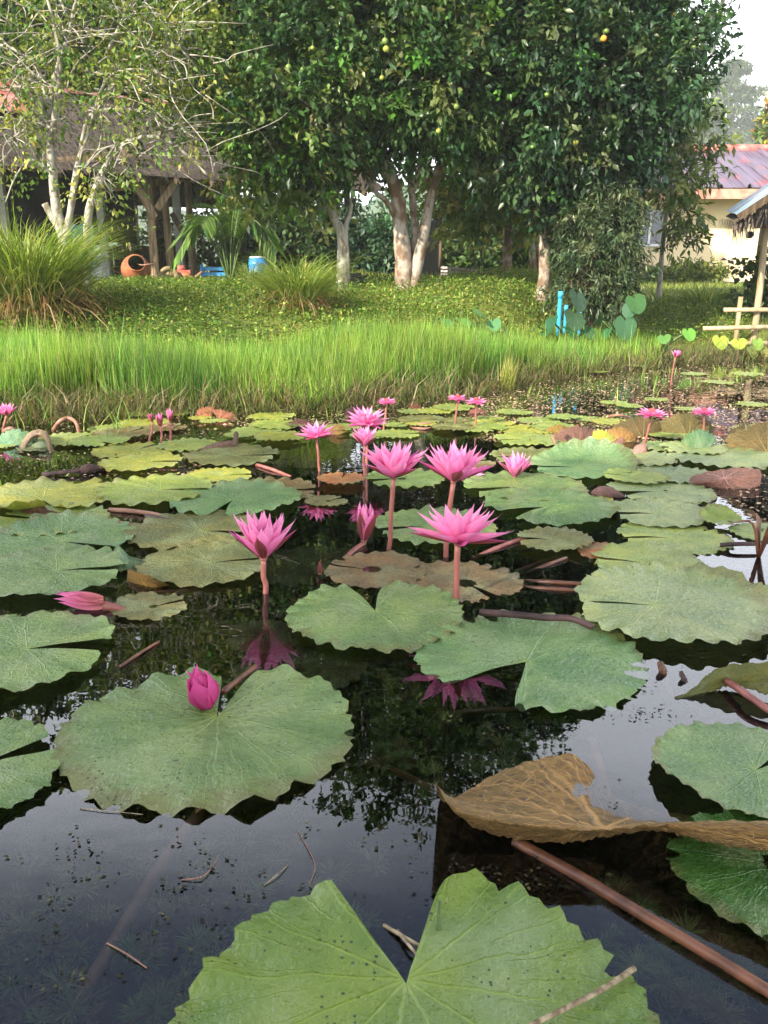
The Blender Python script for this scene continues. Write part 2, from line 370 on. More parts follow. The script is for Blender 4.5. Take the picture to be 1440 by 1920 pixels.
# ------------------------------------------------------------------ ground, pond, water
SH = [(-400, 782), (-100, 775), (0, 772), (300, 762), (600, 752), (850, 735), (960, 712), (1100, 692), (1300, 674), (1500, 662), (1900, 650)]
SHa = [P(*q).x/P(*q).y for q in SH]; SHy = [P(*q).y for q in SH]
def shore(a): return np.interp(a, SHa, SHy)
def ground(x, y):
    x = np.asarray(x, float); y = np.asarray(y, float); a = x/np.maximum(y, 1.5)
    t = y-shore(a); t = np.where(y < 1.5, -5., t)
    t = np.maximum(t, np.maximum((-3.2-y)*.9, np.abs(x)-9.5))
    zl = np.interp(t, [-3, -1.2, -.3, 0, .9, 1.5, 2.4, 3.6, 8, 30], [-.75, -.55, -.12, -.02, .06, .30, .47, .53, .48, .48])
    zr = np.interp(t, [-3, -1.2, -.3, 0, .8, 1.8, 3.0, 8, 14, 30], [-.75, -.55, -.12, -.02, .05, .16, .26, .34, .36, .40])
    k = np.clip((a-.13)/.14, 0, 1); k = k*k*(3-2*k); z = zl*(1-k)+zr*k
    land = np.clip(t/1.0, 0, 1)
    z = z+land*(.035*np.sin(x*2.1+y*.7)*np.cos(y*1.7-x*.6)+.02*np.sin(x*5.3)*np.sin(y*4.1))
    z = z+.16*np.exp(-(((x-1.7)/1.1)**2+((y-10.6)/.9)**2))+.14*np.exp(-(((x+.55)/.8)**2+((y-12.5)/1.2)**2))
    return z
def gz(x, y): return float(ground(x, y))
def on(px, py_guess_Y):                                  # a pixel column at a ground distance, standing on the ground
    d = ray(px, 540); x = d.x/d.y*py_guess_Y; return Vector((x, py_guess_Y, gz(x, py_guess_Y)))
gx = np.unique(np.concatenate([np.linspace(-9, 9, 150), np.linspace(-30, 30, 61), np.linspace(-230, 230, 47)]))
gy = np.unique(np.concatenate([np.linspace(-6, 3, 30), np.linspace(3, 14, 130), np.linspace(14, 40, 40), np.linspace(-60, 230, 40)]))
X, Y = np.meshgrid(gx, gy); V = np.stack([X, Y, ground(X, Y)], -1).reshape(-1, 3)
i = np.arange(len(gy)-1)[:, None]*len(gx)+np.arange(len(gx)-1)[None]
F = np.stack([i, i+1, i+1+len(gx), i+len(gx)], -1).reshape(-1, 4)
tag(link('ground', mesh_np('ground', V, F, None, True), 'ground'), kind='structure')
w = MB(); w.add([(-10.5, -4.5, 0), (10.5, -4.5, 0), (10.5, 9.5, 0), (-10.5, 9.5, 0)], [(0, 1, 2, 3)])
tag(w.build('water', 'water', smooth=False), kind='structure')
# misty hill far to the right
hx = np.linspace(-200, 225, 120); hyv = np.linspace(140, 225, 24); X, Y = np.meshgrid(hx, hyv)
rid = 15+14*np.clip((X-10)/70, 0, 1)+2.5*np.sin(X*.05)+1.6*np.sin(X*.21)+.8*np.sin(X*.6+1)
Z = rid*np.clip((Y-140)/40, 0, 1)**.8*np.clip((228-Y)/40, 0, 1)+RNG.normal(0, .5, X.shape)-.3
i = np.arange(len(hyv)-1)[:, None]*len(hx)+np.arange(len(hx)-1)[None]
F = np.stack([i, i+1, i+1+len(hx), i+len(hx)], -1).reshape(-1, 4)
simple('forest_hill', (.02, .045, .02), (.07, .11, .045), .8, .95, .8, .6, .1)
tag(link('hill', mesh_np('hill', np.stack([X, Y, Z], -1).reshape(-1, 3), F), 'forest_hill'), kind='structure')
# ------------------------------------------------------------------ open shed with a thatched roof
HE0, HD = Vector((-5.4, 10.5, 0)), Vector((.784, .621, 0)); HN = Vector((-.621, .784, 0))
def hs(px, off):                                        # where the pixel column meets a line parallel to the shed's front
    d = ray(px, 500); k = d.x/d.y; o = HE0+HN*off
    return (k*o.y-o.x)/(HD.x-k*HD.y)
def hp(s, off, z): q = HE0+HD*s+HN*off; return Vector((q.x, q.y, z))
shed = thing('open_shed', hp(3, 1, .48), 'open timber shed under a grey thatched roof behind the pale thin tree', 'shed')
ROT = math.atan2(HD.y, HD.x)
def thatch_row(s0, s1, o0, z0, o1, z1, n):              # a course of straw: ragged strands over a sheet
    mb = MB(); mb.add([hp(s0, o0, z0), hp(s1, o0, z0), hp(s1, o1, z1), hp(s0, o1, z1)], [(0, 1, 2, 3)])
    for k in range(n):
        s = R.uniform(s0, s1); a = R.uniform(0, .9); f = R.uniform(.10, .24)
        oo, zz = o0+(o1-o0)*a, z0+(z1-z0)*a
        p = hp(s, oo, zz+.03); dr = (HN*(o0-o1)+Vector((0, 0, z0-z1))).normalized()
        q = p+dr*f*1.6+HD*R.uniform(-.12, .12)+Vector((0, 0, R.uniform(-.01, .05))); wd = HD*R.uniform(.006, .018)
        mb.add([p-wd, p+wd, q+wd*.4, q-wd*.4], [(0, 1, 2, 3)])
    return mb
for k in range(6):
    a0, a1 = k/6, (k+1)/6+.05
    thatch_row(-2, 6.7, -.35+2.75*a0, 1.85+1.35*a0+.02*k*0, -.35+2.75*a1, 1.85+1.35*a1+.03, 420).build('thatch_course', 'thatch', shed, False)
MB().add([hp(-2, 2.4, 3.2), hp(6.7, 2.4, 3.2), hp(6.7, 5.1, 1.85), hp(-2, 5.1, 1.85)], [(0, 1, 2, 3)]).build('rear_slope', 'thatch', shed, False)
for s in (hs(-10, 1.6), hs(14, 1.6), hs(38, 1.6)):                                  # red metal sheets over the straw
    MB().add(*beam(hp(s, 1.0, 2.66), hp(s, 2.3, 3.30), .36, .02)).build('red_sheet', 'red_metal', shed, False)
for k in range(7): MB().add(*beam(hp(-2+1.24*k, 2.38, 3.235), hp(-.78+1.24*k, 2.38, 3.235), .16, .05)).build('ridge_sheet', 'red_metal', shed, False)
def hpost(px, off, z1, r, mat, name='post', lean=0):
    s = hs(px, off); q = hp(s, off, 0); g = gz(q.x, q.y)
    pts = [Vector((q.x, q.y, g-.15)), Vector((q.x+lean*.5, q.y, (g+z1)/2)), Vector((q.x+lean, q.y, z1))]
    MB().add(*tube(smooth_path(pts, 3), [r*1.1]*3+[r]*4, 9)).build(name, mat, shed); return s
for px, off in ((290, 0), (322, .5), (362, 1.2), (495, .15), (657, .05), (-60, 0)): hpost(px, off, 1.95+off*.45, .052, 'wood', lean=R.uniform(-.06, .03))
for px, off in ((20, 2.2), (200, 2.0), (340, 2.2)):
    s = hs(px, off); q = hp(s, off, 0); MB().add(*beam((q.x, q.y, .3), (q.x-.03, q.y, 2.9), .11, .11)).build('white_post', 'white_post', shed, False)
def bm(px0, py0, px1, py1, off, w, h, name, mat='wood', o1=None):
    q0 = hp(hs(px0, off), off, 0); q1 = hp(hs(px1, o1 if o1 is not None else off), o1 if o1 is not None else off, 0)
    a, b = PD(px0, py0, q0.y), PD(px1, py1, q1.y); MB().add(*beam(a, b, w, h)).build(name, mat, shed, False)
bm(215, 352, 445, 322, .1, .05, .09, 'tie_beam'); bm(35, 312, 245, 287, -.05, .05, .10, 'eave_beam'); bm(470, 377, 620, 362, .1, .05, .1, 'tie_beam')
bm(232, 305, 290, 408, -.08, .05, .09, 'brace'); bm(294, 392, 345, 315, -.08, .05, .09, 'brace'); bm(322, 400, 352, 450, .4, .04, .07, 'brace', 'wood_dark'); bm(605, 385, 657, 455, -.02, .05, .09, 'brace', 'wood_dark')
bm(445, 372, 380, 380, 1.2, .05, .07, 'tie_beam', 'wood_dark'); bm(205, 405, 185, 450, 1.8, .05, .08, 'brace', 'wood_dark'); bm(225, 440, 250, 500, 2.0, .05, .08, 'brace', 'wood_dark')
for k in range(16):                                      # rafters under the straw
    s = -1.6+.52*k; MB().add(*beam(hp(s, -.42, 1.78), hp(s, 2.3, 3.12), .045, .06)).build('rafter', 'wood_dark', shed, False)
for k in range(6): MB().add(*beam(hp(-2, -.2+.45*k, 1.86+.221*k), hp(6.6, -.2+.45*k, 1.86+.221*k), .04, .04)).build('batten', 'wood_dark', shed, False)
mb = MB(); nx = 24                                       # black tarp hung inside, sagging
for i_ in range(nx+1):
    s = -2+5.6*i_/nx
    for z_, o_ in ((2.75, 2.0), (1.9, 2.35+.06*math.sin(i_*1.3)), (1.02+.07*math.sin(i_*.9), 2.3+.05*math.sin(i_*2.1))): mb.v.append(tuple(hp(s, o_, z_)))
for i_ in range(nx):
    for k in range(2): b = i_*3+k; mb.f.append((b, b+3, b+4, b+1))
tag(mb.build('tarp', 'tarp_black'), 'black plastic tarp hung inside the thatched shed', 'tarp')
for k in range(9):
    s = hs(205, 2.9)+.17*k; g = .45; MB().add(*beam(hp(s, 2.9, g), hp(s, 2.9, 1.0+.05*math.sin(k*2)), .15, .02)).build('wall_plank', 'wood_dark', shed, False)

# things under and beside the shed
q = on(255, 11.0); q.z = gz(q.x, q.y)
mixer = thing('mixer_drum', q, 'rusty orange iron drum lying open-mouthed beside the shed post', 'drum')
axis = Vector((.30, -.80, .42)).normalized(); M = Matrix.Translation(q+Vector((0, .05, .17)))@axis.to_track_quat('Z', 'Y').to_matrix().to_4x4()
MB().add(*lathe([(.0, -.20), (.09, -.20), (.145, -.12), (.172, 0), (.168, .06), (.145, .12), (.112, .155), (.104, .165), (.110, .175), (.110, .183), (.098, .183)], 26, M)).build('drum_shell', 'rust_iron', mixer)
MB().add(*lathe([(.098, .183), (.096, .15), (.13, .05), (.12, -.08), (0, -.15)], 26, M)).build('drum_inside', 'inside_shade', mixer)
MB().add(*lathe([(.173, .012), (.179, .005), (.179, -.01), (.173, -.018)], 26, M)).build('hoop', 'rust_iron', mixer)
MB().add(*tube([M@Vector((.02, .05, .05)), M@Vector((.06, -.02, .16)), M@Vector((.2, -.03, .22))], .008, 6)).build('mixing_paddle', 'stem_old', mixer)
q = on(318, 11.4); wh = thing('cart_wheel', q, 'old tan rubber wheel leaning by the shed posts', 'wheel')
M = Matrix.Translation(q+Vector((0, 0, .12)))@Vector((.25, -1, .1)).normalized().to_track_quat('Z', 'Y').to_matrix().to_4x4()
MB().add(*lathe([(.075, -.03), (.11, -.035), (.125, -.02), (.125, .02), (.11, .035), (.075, .03), (.07, 0)], 24, M)).build('tyre', 'old_rubber', wh)
MB().add(*lathe([(0, .02), (.03, .03), (.035, .015), (.078, .005)], 24, M)).build('hub', 'old_rubber', wh)
q = on(345, 11.6); en = thing('small_engine', q, 'small faded red engine standing on the ground by the shed', 'engine')
MB().add(*beam(q+Vector((-.09, 0, .09)), q+Vector((.10, .02, .10)), .16, .17)).build('engine_block', 'red_paint', en, False)
MB().add(*tube([q+Vector((-.02, 0, .17)), q+Vector((-.02, 0, .24))], [.06, .05], 12)).build('fuel_tank', 'red_paint', en)
MB().add(*lathe([(0, .03), (.07, .03), (.085, .01), (.085, -.01), (0, -.02)], 18, Matrix.Translation(q+Vector((.05, -.10, .08)))@Matrix.Rotation(math.pi/2, 4, 'X'))).build('flywheel', 'rust_iron', en)
MB().add(*tube([q+Vector((.1, 0, .05)), q+Vector((.26, -.05, .16))], .018, 6)).build('handle_bar', 'stem_old', en)
q = on(485, 12.2); br_ = thing('blue_barrel', q, 'blue plastic barrel behind the middle grass clump', 'barrel')
MB().add(*lathe([(0, 0), (.11, 0), (.125, .03), (.125, .10), (.130, .11), (.125, .12), (.125, .20), (.13, .21), (.125, .22), (.115, .28), (.105, .285), (0, .285)], 20, Matrix.Translation(q))).build('barrel_body', 'blue_plastic', br_)
MB().add(*lathe([(.10, .285), (.112, .295), (.112, .305), (0, .31)], 20, Matrix.Translation(q))).build('lid', 'white_paint', br_)
q = on(180, 12.4); wb = thing('white_box', q, 'white box with an open lid standing inside the shed', 'box')
MB().add(*beam(q+Vector((0, 0, 0)), q+Vector((.02, 0, .34)), .30, .28)).build('box_body', 'white_paint', wb, False)
MB().add(*beam(q+Vector((-.17, .1, .36)), q+Vector((.17, .12, .37)), .26, .02)).build('box_lid', 'white_paint', wb, False)
q = on(160, 12.0); mb = MB()
for i_ in range(7):
    for j_ in range(7): mb.v.append(tuple(q+Vector((-.16+.055*i_, .05*math.sin(i_*1.7+j_*.6), .25+.085*j_+.02*math.sin(i_*2)))))
for i_ in range(6):
    for j_ in range(6): b = i_*7+j_; mb.f.append((b, b+7, b+8, b+1))
tag(rebase(mb.build('hanging_cloth', 'cyan_cloth')), 'bright blue cloth hanging inside the shed', 'cloth')
q = on(408, 13.0); cr = thing('blue_crate', q, 'blue crate standing beyond the young palm', 'crate')
for k in range(3): MB().add(*beam(q+Vector((-.2, 0, .05+.075*k)), q+Vector((.2, 0, .05+.075*k)), .26, .05)).build('crate_slat', 'blue_plastic', cr, False)
MB().add(*beam(q+Vector((-.19, -.14, .0)), q+Vector((-.19, -.14, .26)), .04, .03)).build('corner_post', 'blue_plastic', cr, False)
MB().add(*beam(q+Vector((.19, -.14, .0)), q+Vector((.19, -.14, .26)), .04, .03)).build('corner_post', 'blue_plastic', cr, False)
q = on(672, 8.4); bb = thing('black_box', q, 'small black box beside the dark post under the citrus trees', 'box')
MB().add(*beam(q+Vector((-.085, 0, .04)), q+Vector((.085, 0, .04)), .14, .10)).build('box_body', 'tarp_black', bb, False)
MB().add(*beam(q+Vector((-.095, 0, .10)), q+Vector((.03, 0, .105)), .15, .02)).build('box_lid', 'tarp_black', bb, False)
# black shade net behind the trunks
q0, q1 = on(640, 15), on(825, 12.6); nf = thing('shade_net', on(740, 13.6), 'black shade net strung low between the trees', 'net')
mb = MB(); n_ = 26
for i_ in range(n_+1):
    f = i_/n_; p = q0.lerp(q1, f); hh = .42 if f < .72 else .42+(f-.72)/.28*.62
    for z_ in (-.05, hh*.5, hh+.03*math.sin(f*25)): mb.v.append((p.x+.03*math.sin(f*30+z_*5), p.y+.05*math.sin(f*17+z_*6), gz(p.x, p.y)+z_))
for i_ in range(n_):
    for k in range(2): b = i_*3+k; mb.f.append((b, b+3, b+4, b+1))
mb.build('net_sheet', 'black_net', nf)
for f in (0, .5, 1.0): p = q0.lerp(q1, f); MB().add(*tube([(p.x, p.y+.05, .3), (p.x, p.y+.05, 1.0+f*.5)], .025, 7)).build('stake', 'wood_dark', nf)
pl = thing('plank_stack', on(870, 12.4), 'weathered grey planks lying flat beside the black net', 'planks')
for k in range(4): a, b = on(832, 12.2+.1*k), on(895, 12.8+.1*k); MB().add(*beam(a+Vector((0, 0, .06+.05*k)), b+Vector((0, 0, .04+.04*k)), .12, .03)).build('plank', 'plank', pl, False)

# ------------------------------------------------------------------ house on the right
HY = 20.0; hx0 = PD(1060, 500, HY).x; hx1 = hx0+12; ez = PD(1400, 372, HY).z
house = thing('cream_house', (hx0+3, HY, .38), 'cream-walled house with a streaked purple metal roof', 'house')
MB().add(*beam((hx0, HY+2, .2+(ez-.2)/2), (hx1, HY+2, .2+(ez-.2)/2), 4.0, ez-.2)).build('wall', 'cream_wall', house, False)
ey = HY-.75; ez0 = PD(1400, 352, ey).z; ry = HY+2.0; rz_ = PD(1400, 281, ry).z
sh_n = 22; pitch_ = (hx1+.6-(hx0-.6))/sh_n
for k in range(sh_n):
    x0 = hx0-.6+pitch_*k; mb = MB(); pr = [(0, 0), (.03, .07), (.07, .07), (.10, 0), (.32, 0), (.335, .012), (.35, 0), (pitch_-.0, 0)]
    for a, b in pr:
        mb.v.append((x0+a, ey, ez0+b+.004*(k % 2))); mb.v.append((x0+a, ry, rz_+b+.004*(k % 2)))
    for j_ in range(len(pr)-1): mb.f.append((2*j_, 2*j_+2, 2*j_+3, 2*j_+1))
    mb.build('roof_sheet', 'purple_roof', house, False)
MB().add([(hx0-.6, ry, rz_), (hx1+.6, ry, rz_), (hx1+.6, HY+5, ez0), (hx0-.6, HY+5, ez0)], [(0, 1, 2, 3)]).build('rear_roof', 'purple_roof', house, False)
MB().add(*tube([(hx0-.65, ry, rz_+.03), (hx1+.65, ry, rz_+.03)], .09, 8)).build('ridge_cap', 'red_metal', house)
MB().add(*beam((hx0-.6, ey+.03, ez0-.12), (hx1+.6, ey+.03, ez0-.12), .04, .2)).build('fascia', 'fascia', house, False)
MB().add(*beam((hx0-.6, ey+.42, ez0-.06), (hx1+.6, ey+.42, ez0-.06), .74, .03)).build('soffit', 'fascia', house, False)
w0, w1 = PD(1190, 395, HY), PD(1243, 460, HY)
win = MB().add(*beam((w0.x, HY-.02, (w0.z+w1.z)/2), (w1.x, HY-.02, (w0.z+w1.z)/2), .05, w0.z-w1.z)).build('window', 'inside_shade', house, False)
for a, b in (((w0.x, w0.z), (w1.x, w0.z)), ((w0.x, w1.z), (w1.x, w1.z)), ((w0.x, w0.z), (w0.x, w1.z)), ((w1.x, w0.z), (w1.x, w1.z)), (((w0.x+w1.x)/2, w0.z), ((w0.x+w1.x)/2, w1.z))):
    MB().add(*beam((a[0], HY-.06, a[1]), (b[0], HY-.06, b[1]), .05, .05, (0, 1, 0))).build('frame', 'window_frame', win, False)
MB().add(*beam((w0.x, HY-.05, (w0.z+w1.z)/2), (w1.x, HY-.05, (w0.z+w1.z)/2), .006, w0.z-w1.z-.04)).build('pane', 'glass_pane', win, False)
MB().add(*beam((hx0, HY-.18, .33), (hx1, HY-.18, .33), .36, .12)).build('plinth', 'concrete', house, False)
cab = smooth_path([PD(1280, 369, HY-.1), PD(1330, 372, HY-.1), PD(1390, 371, HY-.1), PD(1460, 374, HY-.1)], 5)
MB().add(*tube(cab, .012, 5)).build('cable', 'tarp_black', house)

# ------------------------------------------------------------------ small pavilion at the right edge
PYv = 7.6
pav = thing('bamboo_pavilion', on(1428, PYv), 'bamboo pavilion with a pale blue metal roof over a thatch fringe', 'pavilion')
pb = on(1424, PYv); pt = PD(1439, 385, PYv)
MB().add(*tube(smooth_path([pb-Vector((0, 0, .1)), pb.lerp(pt, .5)+Vector((.01, 0, 0)), pt], 4), .028, 10)).build('post', 'bamboo', pav)
for dx, dy in ((2.2, -.2), (2.4, 1.7), (.75, 1.9)):
    p = pb+Vector((dx, dy, 0)); p.z = gz(p.x, p.y)-.1; MB().add(*tube([p, Vector((p.x+.03, p.y, pt.z+.1))], .034, 9)).build('post', 'bamboo', pav)
MB().add(*tube([pb+Vector((-.035, .3, -.1)), pb+Vector((-.03, .3, .42))], .022, 8)).build('short_post', 'bamboo', pav)
for (xa, ya), (xb, yb), dy in (((1357, 581), (1480, 581), -.05), ((1318, 616), (1480, 612), -.09), ((1340, 645), (1480, 643), -.12)):
    MB().add(*tube([PD(xa, ya, PYv+dy), PD(xb, yb, PYv+dy)], [.019, .021], 8)).build('rail', 'bamboo', pav)
MB().add(*tube([PD(1441, 572, PYv-.04), PD(1490, 576, PYv-.04)], .016, 8)).build('rail', 'bamboo', pav)
N0 = PD(1384, 403, 7.0); F0 = PD(1361, 396, 9.2); up_ = (PD(1441, 366, 7.0)-N0)*4.6; N1, F1 = N0+up_, F0+up_
ev = (F0-N0); rt = Vector((up_.x, up_.y, -up_.z)); N2, F2 = N1+rt, F1+rt
for a0, a1, b0, b1 in ((N0, N1, F0, F1), (N2, N1, F2, F1)):
    for j_ in range(6):
        f, g = j_/6, (j_+1)/6+.012; mb = MB(); mb.add([a0.lerp(b0, f), a0.lerp(b0, g), a1.lerp(b1, g), a1.lerp(b1, f)], [(0, 1, 2, 3)]); o = mb.build('roof_sheet', 'blue_roof', pav, False); o.location.z += .004*(j_ % 2)
MB().add(*beam(N0+Vector((0, 0, -.02)), N1+Vector((0, 0, -.02)), .02, .05)).build('verge_board', 'wood_dark', pav, False)
dn = Vector((0, 0, -.05)); un = MB(); un.add([N0+dn, F0+dn, F1+dn, N1+dn, N2+dn, F2+dn], [(0, 1, 2, 3), (4, 3, 2, 5)]); un.build('thatch_lining', 'thatch', pav, False)
un = MB(); gi = Vector((.05, .12, -.06)); un.add([N0+gi, N1+gi, N2+gi], [(0, 2, 1)]); un.build('gable_shade', 'tarp_black', pav, False)  # black sheet put in for the shade of the open gable
fr_ = MB()
for k in range(900):
    e_ = R.random(); a, b = ((N0, N1), (N0, F0), (N2, N1))[k % 3]; p = a.lerp(b, e_)+Vector((R.uniform(0, .12), R.uniform(.02, .25), -.05-R.uniform(0, .02)))
    q = p+Vector((R.uniform(-.05, .03), R.uniform(-.08, .04), -R.uniform(.06, .22))); wd = (b-a).normalized()*R.uniform(.006, .016); fr_.add([p-wd, p+wd, q], [(0, 1, 2)])
bt = N0+Vector((.12, .12, -.12)); 
fr_.build('thatch_fringe', 'thatch', pav, False)
MB().add(*beam(bt+Vector((.1, .1, .05)), bt+Vector((2.6, -.1, .05)), .04, .04)).build('wall_plate', 'wood_dark', pav, False)
MB().add(*beam(Vector((pt.x+.95, pt.y+.9, pb.z+.40)), Vector((pt.x+2.6, pt.y+.9, pb.z+.40)), 1.7, .04)).build('deck', 'wood', pav, False)
pp = PD(1406, 440, 7.5); pot = thing('hanging_pot', pp, 'small dark pot hanging under the pavilion eave', 'pot')
MB().add(*lathe([(.0, -.03), (.018, -.028), (.03, -.012), (.032, .004), (.024, .018), (.018, .022), (.022, .026)], 16, Matrix.Translation(pp))).build('pot_body', 'pot', pot)
MB().add(*tube([pp+Vector((0, 0, .02)), pp+Vector((.01, .0, .20))], .003, 5)).build('cord', 'pot', pot)
# ------------------------------------------------------------------ trees
def B(px, py, Y, rx, ry, rz, n): p = PD(px, py, Y); return (tuple(p), (rx, ry, rz), n)
def st(base, pts, Y, r0, r1): return ([base]+[PD(x, y, Y+(dy[0] if dy else 0)) for x, y, *dy in pts], r0, r1)
CIT = [(.022, .058, .016), (.045, .095, .024), (.09, .135, .035), (.14, .16, .055), (.06, .15, .02)]; CITW = [4, 5, 3, 1.2, 1]
b = on(757, 8.0)-Vector((0, 0, .05))
blA = [B(700, 120, 8.0, .9, .9, .7, 330), B(560, 190, 7.7, .6, .7, .5, 210), B(830, 170, 7.7, .6, .7, .45, 240), B(640, 10, 8, .9, .9, .7, 300), B(860, 40, 7.9, .7, .9, .75, 260),
       B(700, -170, 8.2, 1.1, 1.1, .75, 260), B(520, -90, 8.2, .75, .9, .75, 200), B(870, -150, 8.3, .85, .9, .7, 200), B(660, -360, 8.4, .8, .8, .6, 150), B(820, -400, 8.4, .7, .7, .5, 120),
       B(630, 270, 7.9, .3, .5, .22, 60)]
atA = [PD(745, 300, 8), PD(725, 330, 8), PD(800, 340, 8), PD(690, 240, 8), PD(815, 240, 8), PD(710, 130, 8), PD(640, 130, 8), PD(830, 120, 8), PD(690, 0, 8.2), PD(780, 0, 8.2), PD(700, 330, 8)]
treeA = make_tree('citrus_tree', 'broad citrus tree on a twin lichen-mottled trunk hung with green fruit', b,
    [st(b, [(757, 500), (752, 440), (745, 370), (722, 300), (690, 220), (670, 100)], 8.0, .088, .035), st(b+Vector((.07, .0, 0)), [(784, 490), (798, 420), (812, 350), (838, 260), (850, 120)], 8.0, .06, .025),
     st(b+Vector((.05, .08, 0)), [(778, 470), (776, 400), (768, 320), (760, 200), (740, 40)], 8.1, .045, .02), st(PD(752, 440, 8.0), [(738, 400), (722, 375), (700, 355), (670, 300)], 8.0, .032, .014), st(PD(772, 360, 8.0), [(800, 280), (820, 180), (800, 60)], 7.9, .03, .015)],
    blA, atA, (.074, .036), CIT, CITW, 'bark', 'leaf', per=36, nsub=18, br=.032)
b = on(1013, 7.9)-Vector((0, 0, .05))
blB = [B(1000, 130, 7.6, .62, .7, .6, 230), B(1130, 140, 7.6, .62, .7, .6, 230), B(1215, 110, 7.8, .34, .5, .34, 150), B(1278, 150, 7.8, .13, .3, .10, 36), B(1010, 275, 7.8, .5, .6, .38, 170), B(1100, 300, 7.9, .5, .6, .38, 170),
       B(1150, 235, 7.8, .32, .5, .33, 120), B(1060, 0, 8, .8, .8, .65, 220), B(1165, 0, 8, .42, .55, .4, 120), B(1318, 58, 7.9, .13, .15, .04, 14), B(1000, -160, 8.2, .75, .8, .6, 150), B(1110, -130, 8.2, .55, .6, .5, 130), B(960, -330, 8.3, .6, .6, .5, 120),
       B(1075, 370, 7.9, .3, .35, .15, 60)]
atB = [PD(1000, 300, 7.9), PD(1080, 320, 7.9), PD(1150, 200, 7.9), PD(1200, 190, 7.9), PD(1000, 380, 7.9), PD(1070, 340, 7.9), PD(1100, 300, 7.9), PD(1040, 200, 7.9), PD(1100, 150, 7.9), PD(1270, 90, 7.9), PD(1010, 60, 8), PD(1080, 60, 8), PD(990, -100, 8.2), PD(1030, 430, 7.9)]
treeB = make_tree('citrus_tree', 'dark dense citrus tree bearing orange fruit over the blue pipes', b,
    [st(b, [(1022, 510), (1020, 450), (1024, 390), (1045, 310), (1060, 200)], 7.9, .062, .03), st(PD(1020, 450, 7.9), [(1004, 390), (996, 310), (1000, 200)], 7.9, .04, .02), st(PD(1022, 430, 7.9), [(1050, 375), (1090, 310), (1140, 220), (1210, 150)], 7.9, .038, .016), st(PD(1020, 460, 7.9), [(1012, 400), (975, 340), (960, 280)], 7.95, .03, .014)],
    blB, atB, (.072, .035), [(.016, .044, .018), (.032, .07, .026), (.062, .098, .034), (.10, .12, .05), (.05, .12, .02)], [5, 5, 2, .8, 1], 'bark', 'leaf', per=36, nsub=16, br=.028)
for tr, px, py, Y, r, m in ((treeA, 722, 77, 6.9, 7.5, 'fruit_green'), (treeA, 724, 92, 6.9, 7.5, 'fruit_yellow'), (treeA, 541, 126, 6.9, 7, 'fruit_green'), (treeA, 568, 130, 6.9, 6, 'fruit_green'), (treeA, 856, 200, 6.9, 6.5, 'fruit_green'), (treeA, 716, 146, 6.9, 5.5, 'fruit_yellow'),
    (treeA, 586, 90, 6.9, 5, 'fruit_yellow'), (treeB, 1137, 58, 6.8, 6.5, 'fruit_green'), (treeB, 1132, 72, 6.75, 7, 'fruit_orange'), (treeB, 1124, 76, 6.9, 5, 'fruit_green'), (treeB, 1263, 27, 7.3, 6, 'fruit_orange'), (treeB, 1300, 90, 7.4, 6.5, 'fruit_green'), (treeB, 1324, 172, 7.4, 7, 'fruit_yellow'), (treeB, 1025, 178, 6.8, 6.5, 'fruit_green'), (treeB, 1080, 267, 7.0, 6, 'fruit_yellow'), (treeB, 822, 246, 6.9, 6, 'fruit_yellow'), (treeB, 1122, 305, 7.1, 5, 'fruit_green'), (treeB, 998, 276, 7.0, 5, 'fruit_green')):
    Y += .15; p = PD(px, py, Y); rr = S(r*.82, p); f = MB().add(*lathe([(0, -1*rr), (.45*rr, -.9*rr), (.8*rr, -.6*rr), (1*rr, -.1*rr), (.93*rr, .4*rr), (.6*rr, .8*rr), (.2*rr, .95*rr), (0, .92*rr)], 14, Matrix.Translation(p))).build('fruit', m, tr)
    MB().add(*tube([p+Vector((0, 0, rr*.9)), p+Vector((.0, .05, rr+.05))], .003, 5)).build('fruit_stalk', 'stem_green', f)
LIT = [(.05, .095, .02), (.10, .16, .03), (.17, .22, .045), (.26, .26, .06), (.07, .15, .02)]
b = on(640, 8.1)-Vector((0, 0, .05))
make_tree('slender_tree', 'slender pale-trunked tree leaning left beside the dark post', b,
    [st(b, [(642, 500), (640, 440), (622, 400), (602, 360), (560, 280), (520, 200)], 8.1, .058, .018), st(b+Vector((.05, .05, 0)), [(650, 490), (648, 430), (656, 400), (662, 360)], 8.1, .032, .015), st(PD(620, 400, 8.1), [(560, 330), (490, 260), (440, 160), (420, 40)], 8.2, .03, .012)],
    [B(530, 260, 7.9, .45, .55, .33, 110), B(440, 190, 8.2, .5, .6, .5, 130), B(430, 60, 8.5, .55, .7, .55, 150), B(450, 320, 7.9, .2, .3, .12, 14), B(370, 110, 8.8, .4, .6, .5, 90), B(560, 340, 8, .3, .35, .2, 45), B(410, -90, 8.6, .6, .7, .55, 110), B(570, 350, 7.9, .15, .2, .08, 10)],
    [PD(560, 300, 8.1), PD(470, 220, 8.2), PD(435, 120, 8.2), PD(540, 320, 8.1), PD(430, 120, 8.2), PD(590, 350, 8.1), PD(420, 20, 8.3), PD(600, 370, 8.1)],
    (.085, .042), LIT, [3, 5, 4, 1.5, 2], 'bark_pale', 'leaf', per=20, nsub=12, br=.02)
b = on(132, 7.2)-Vector((0, 0, .05))
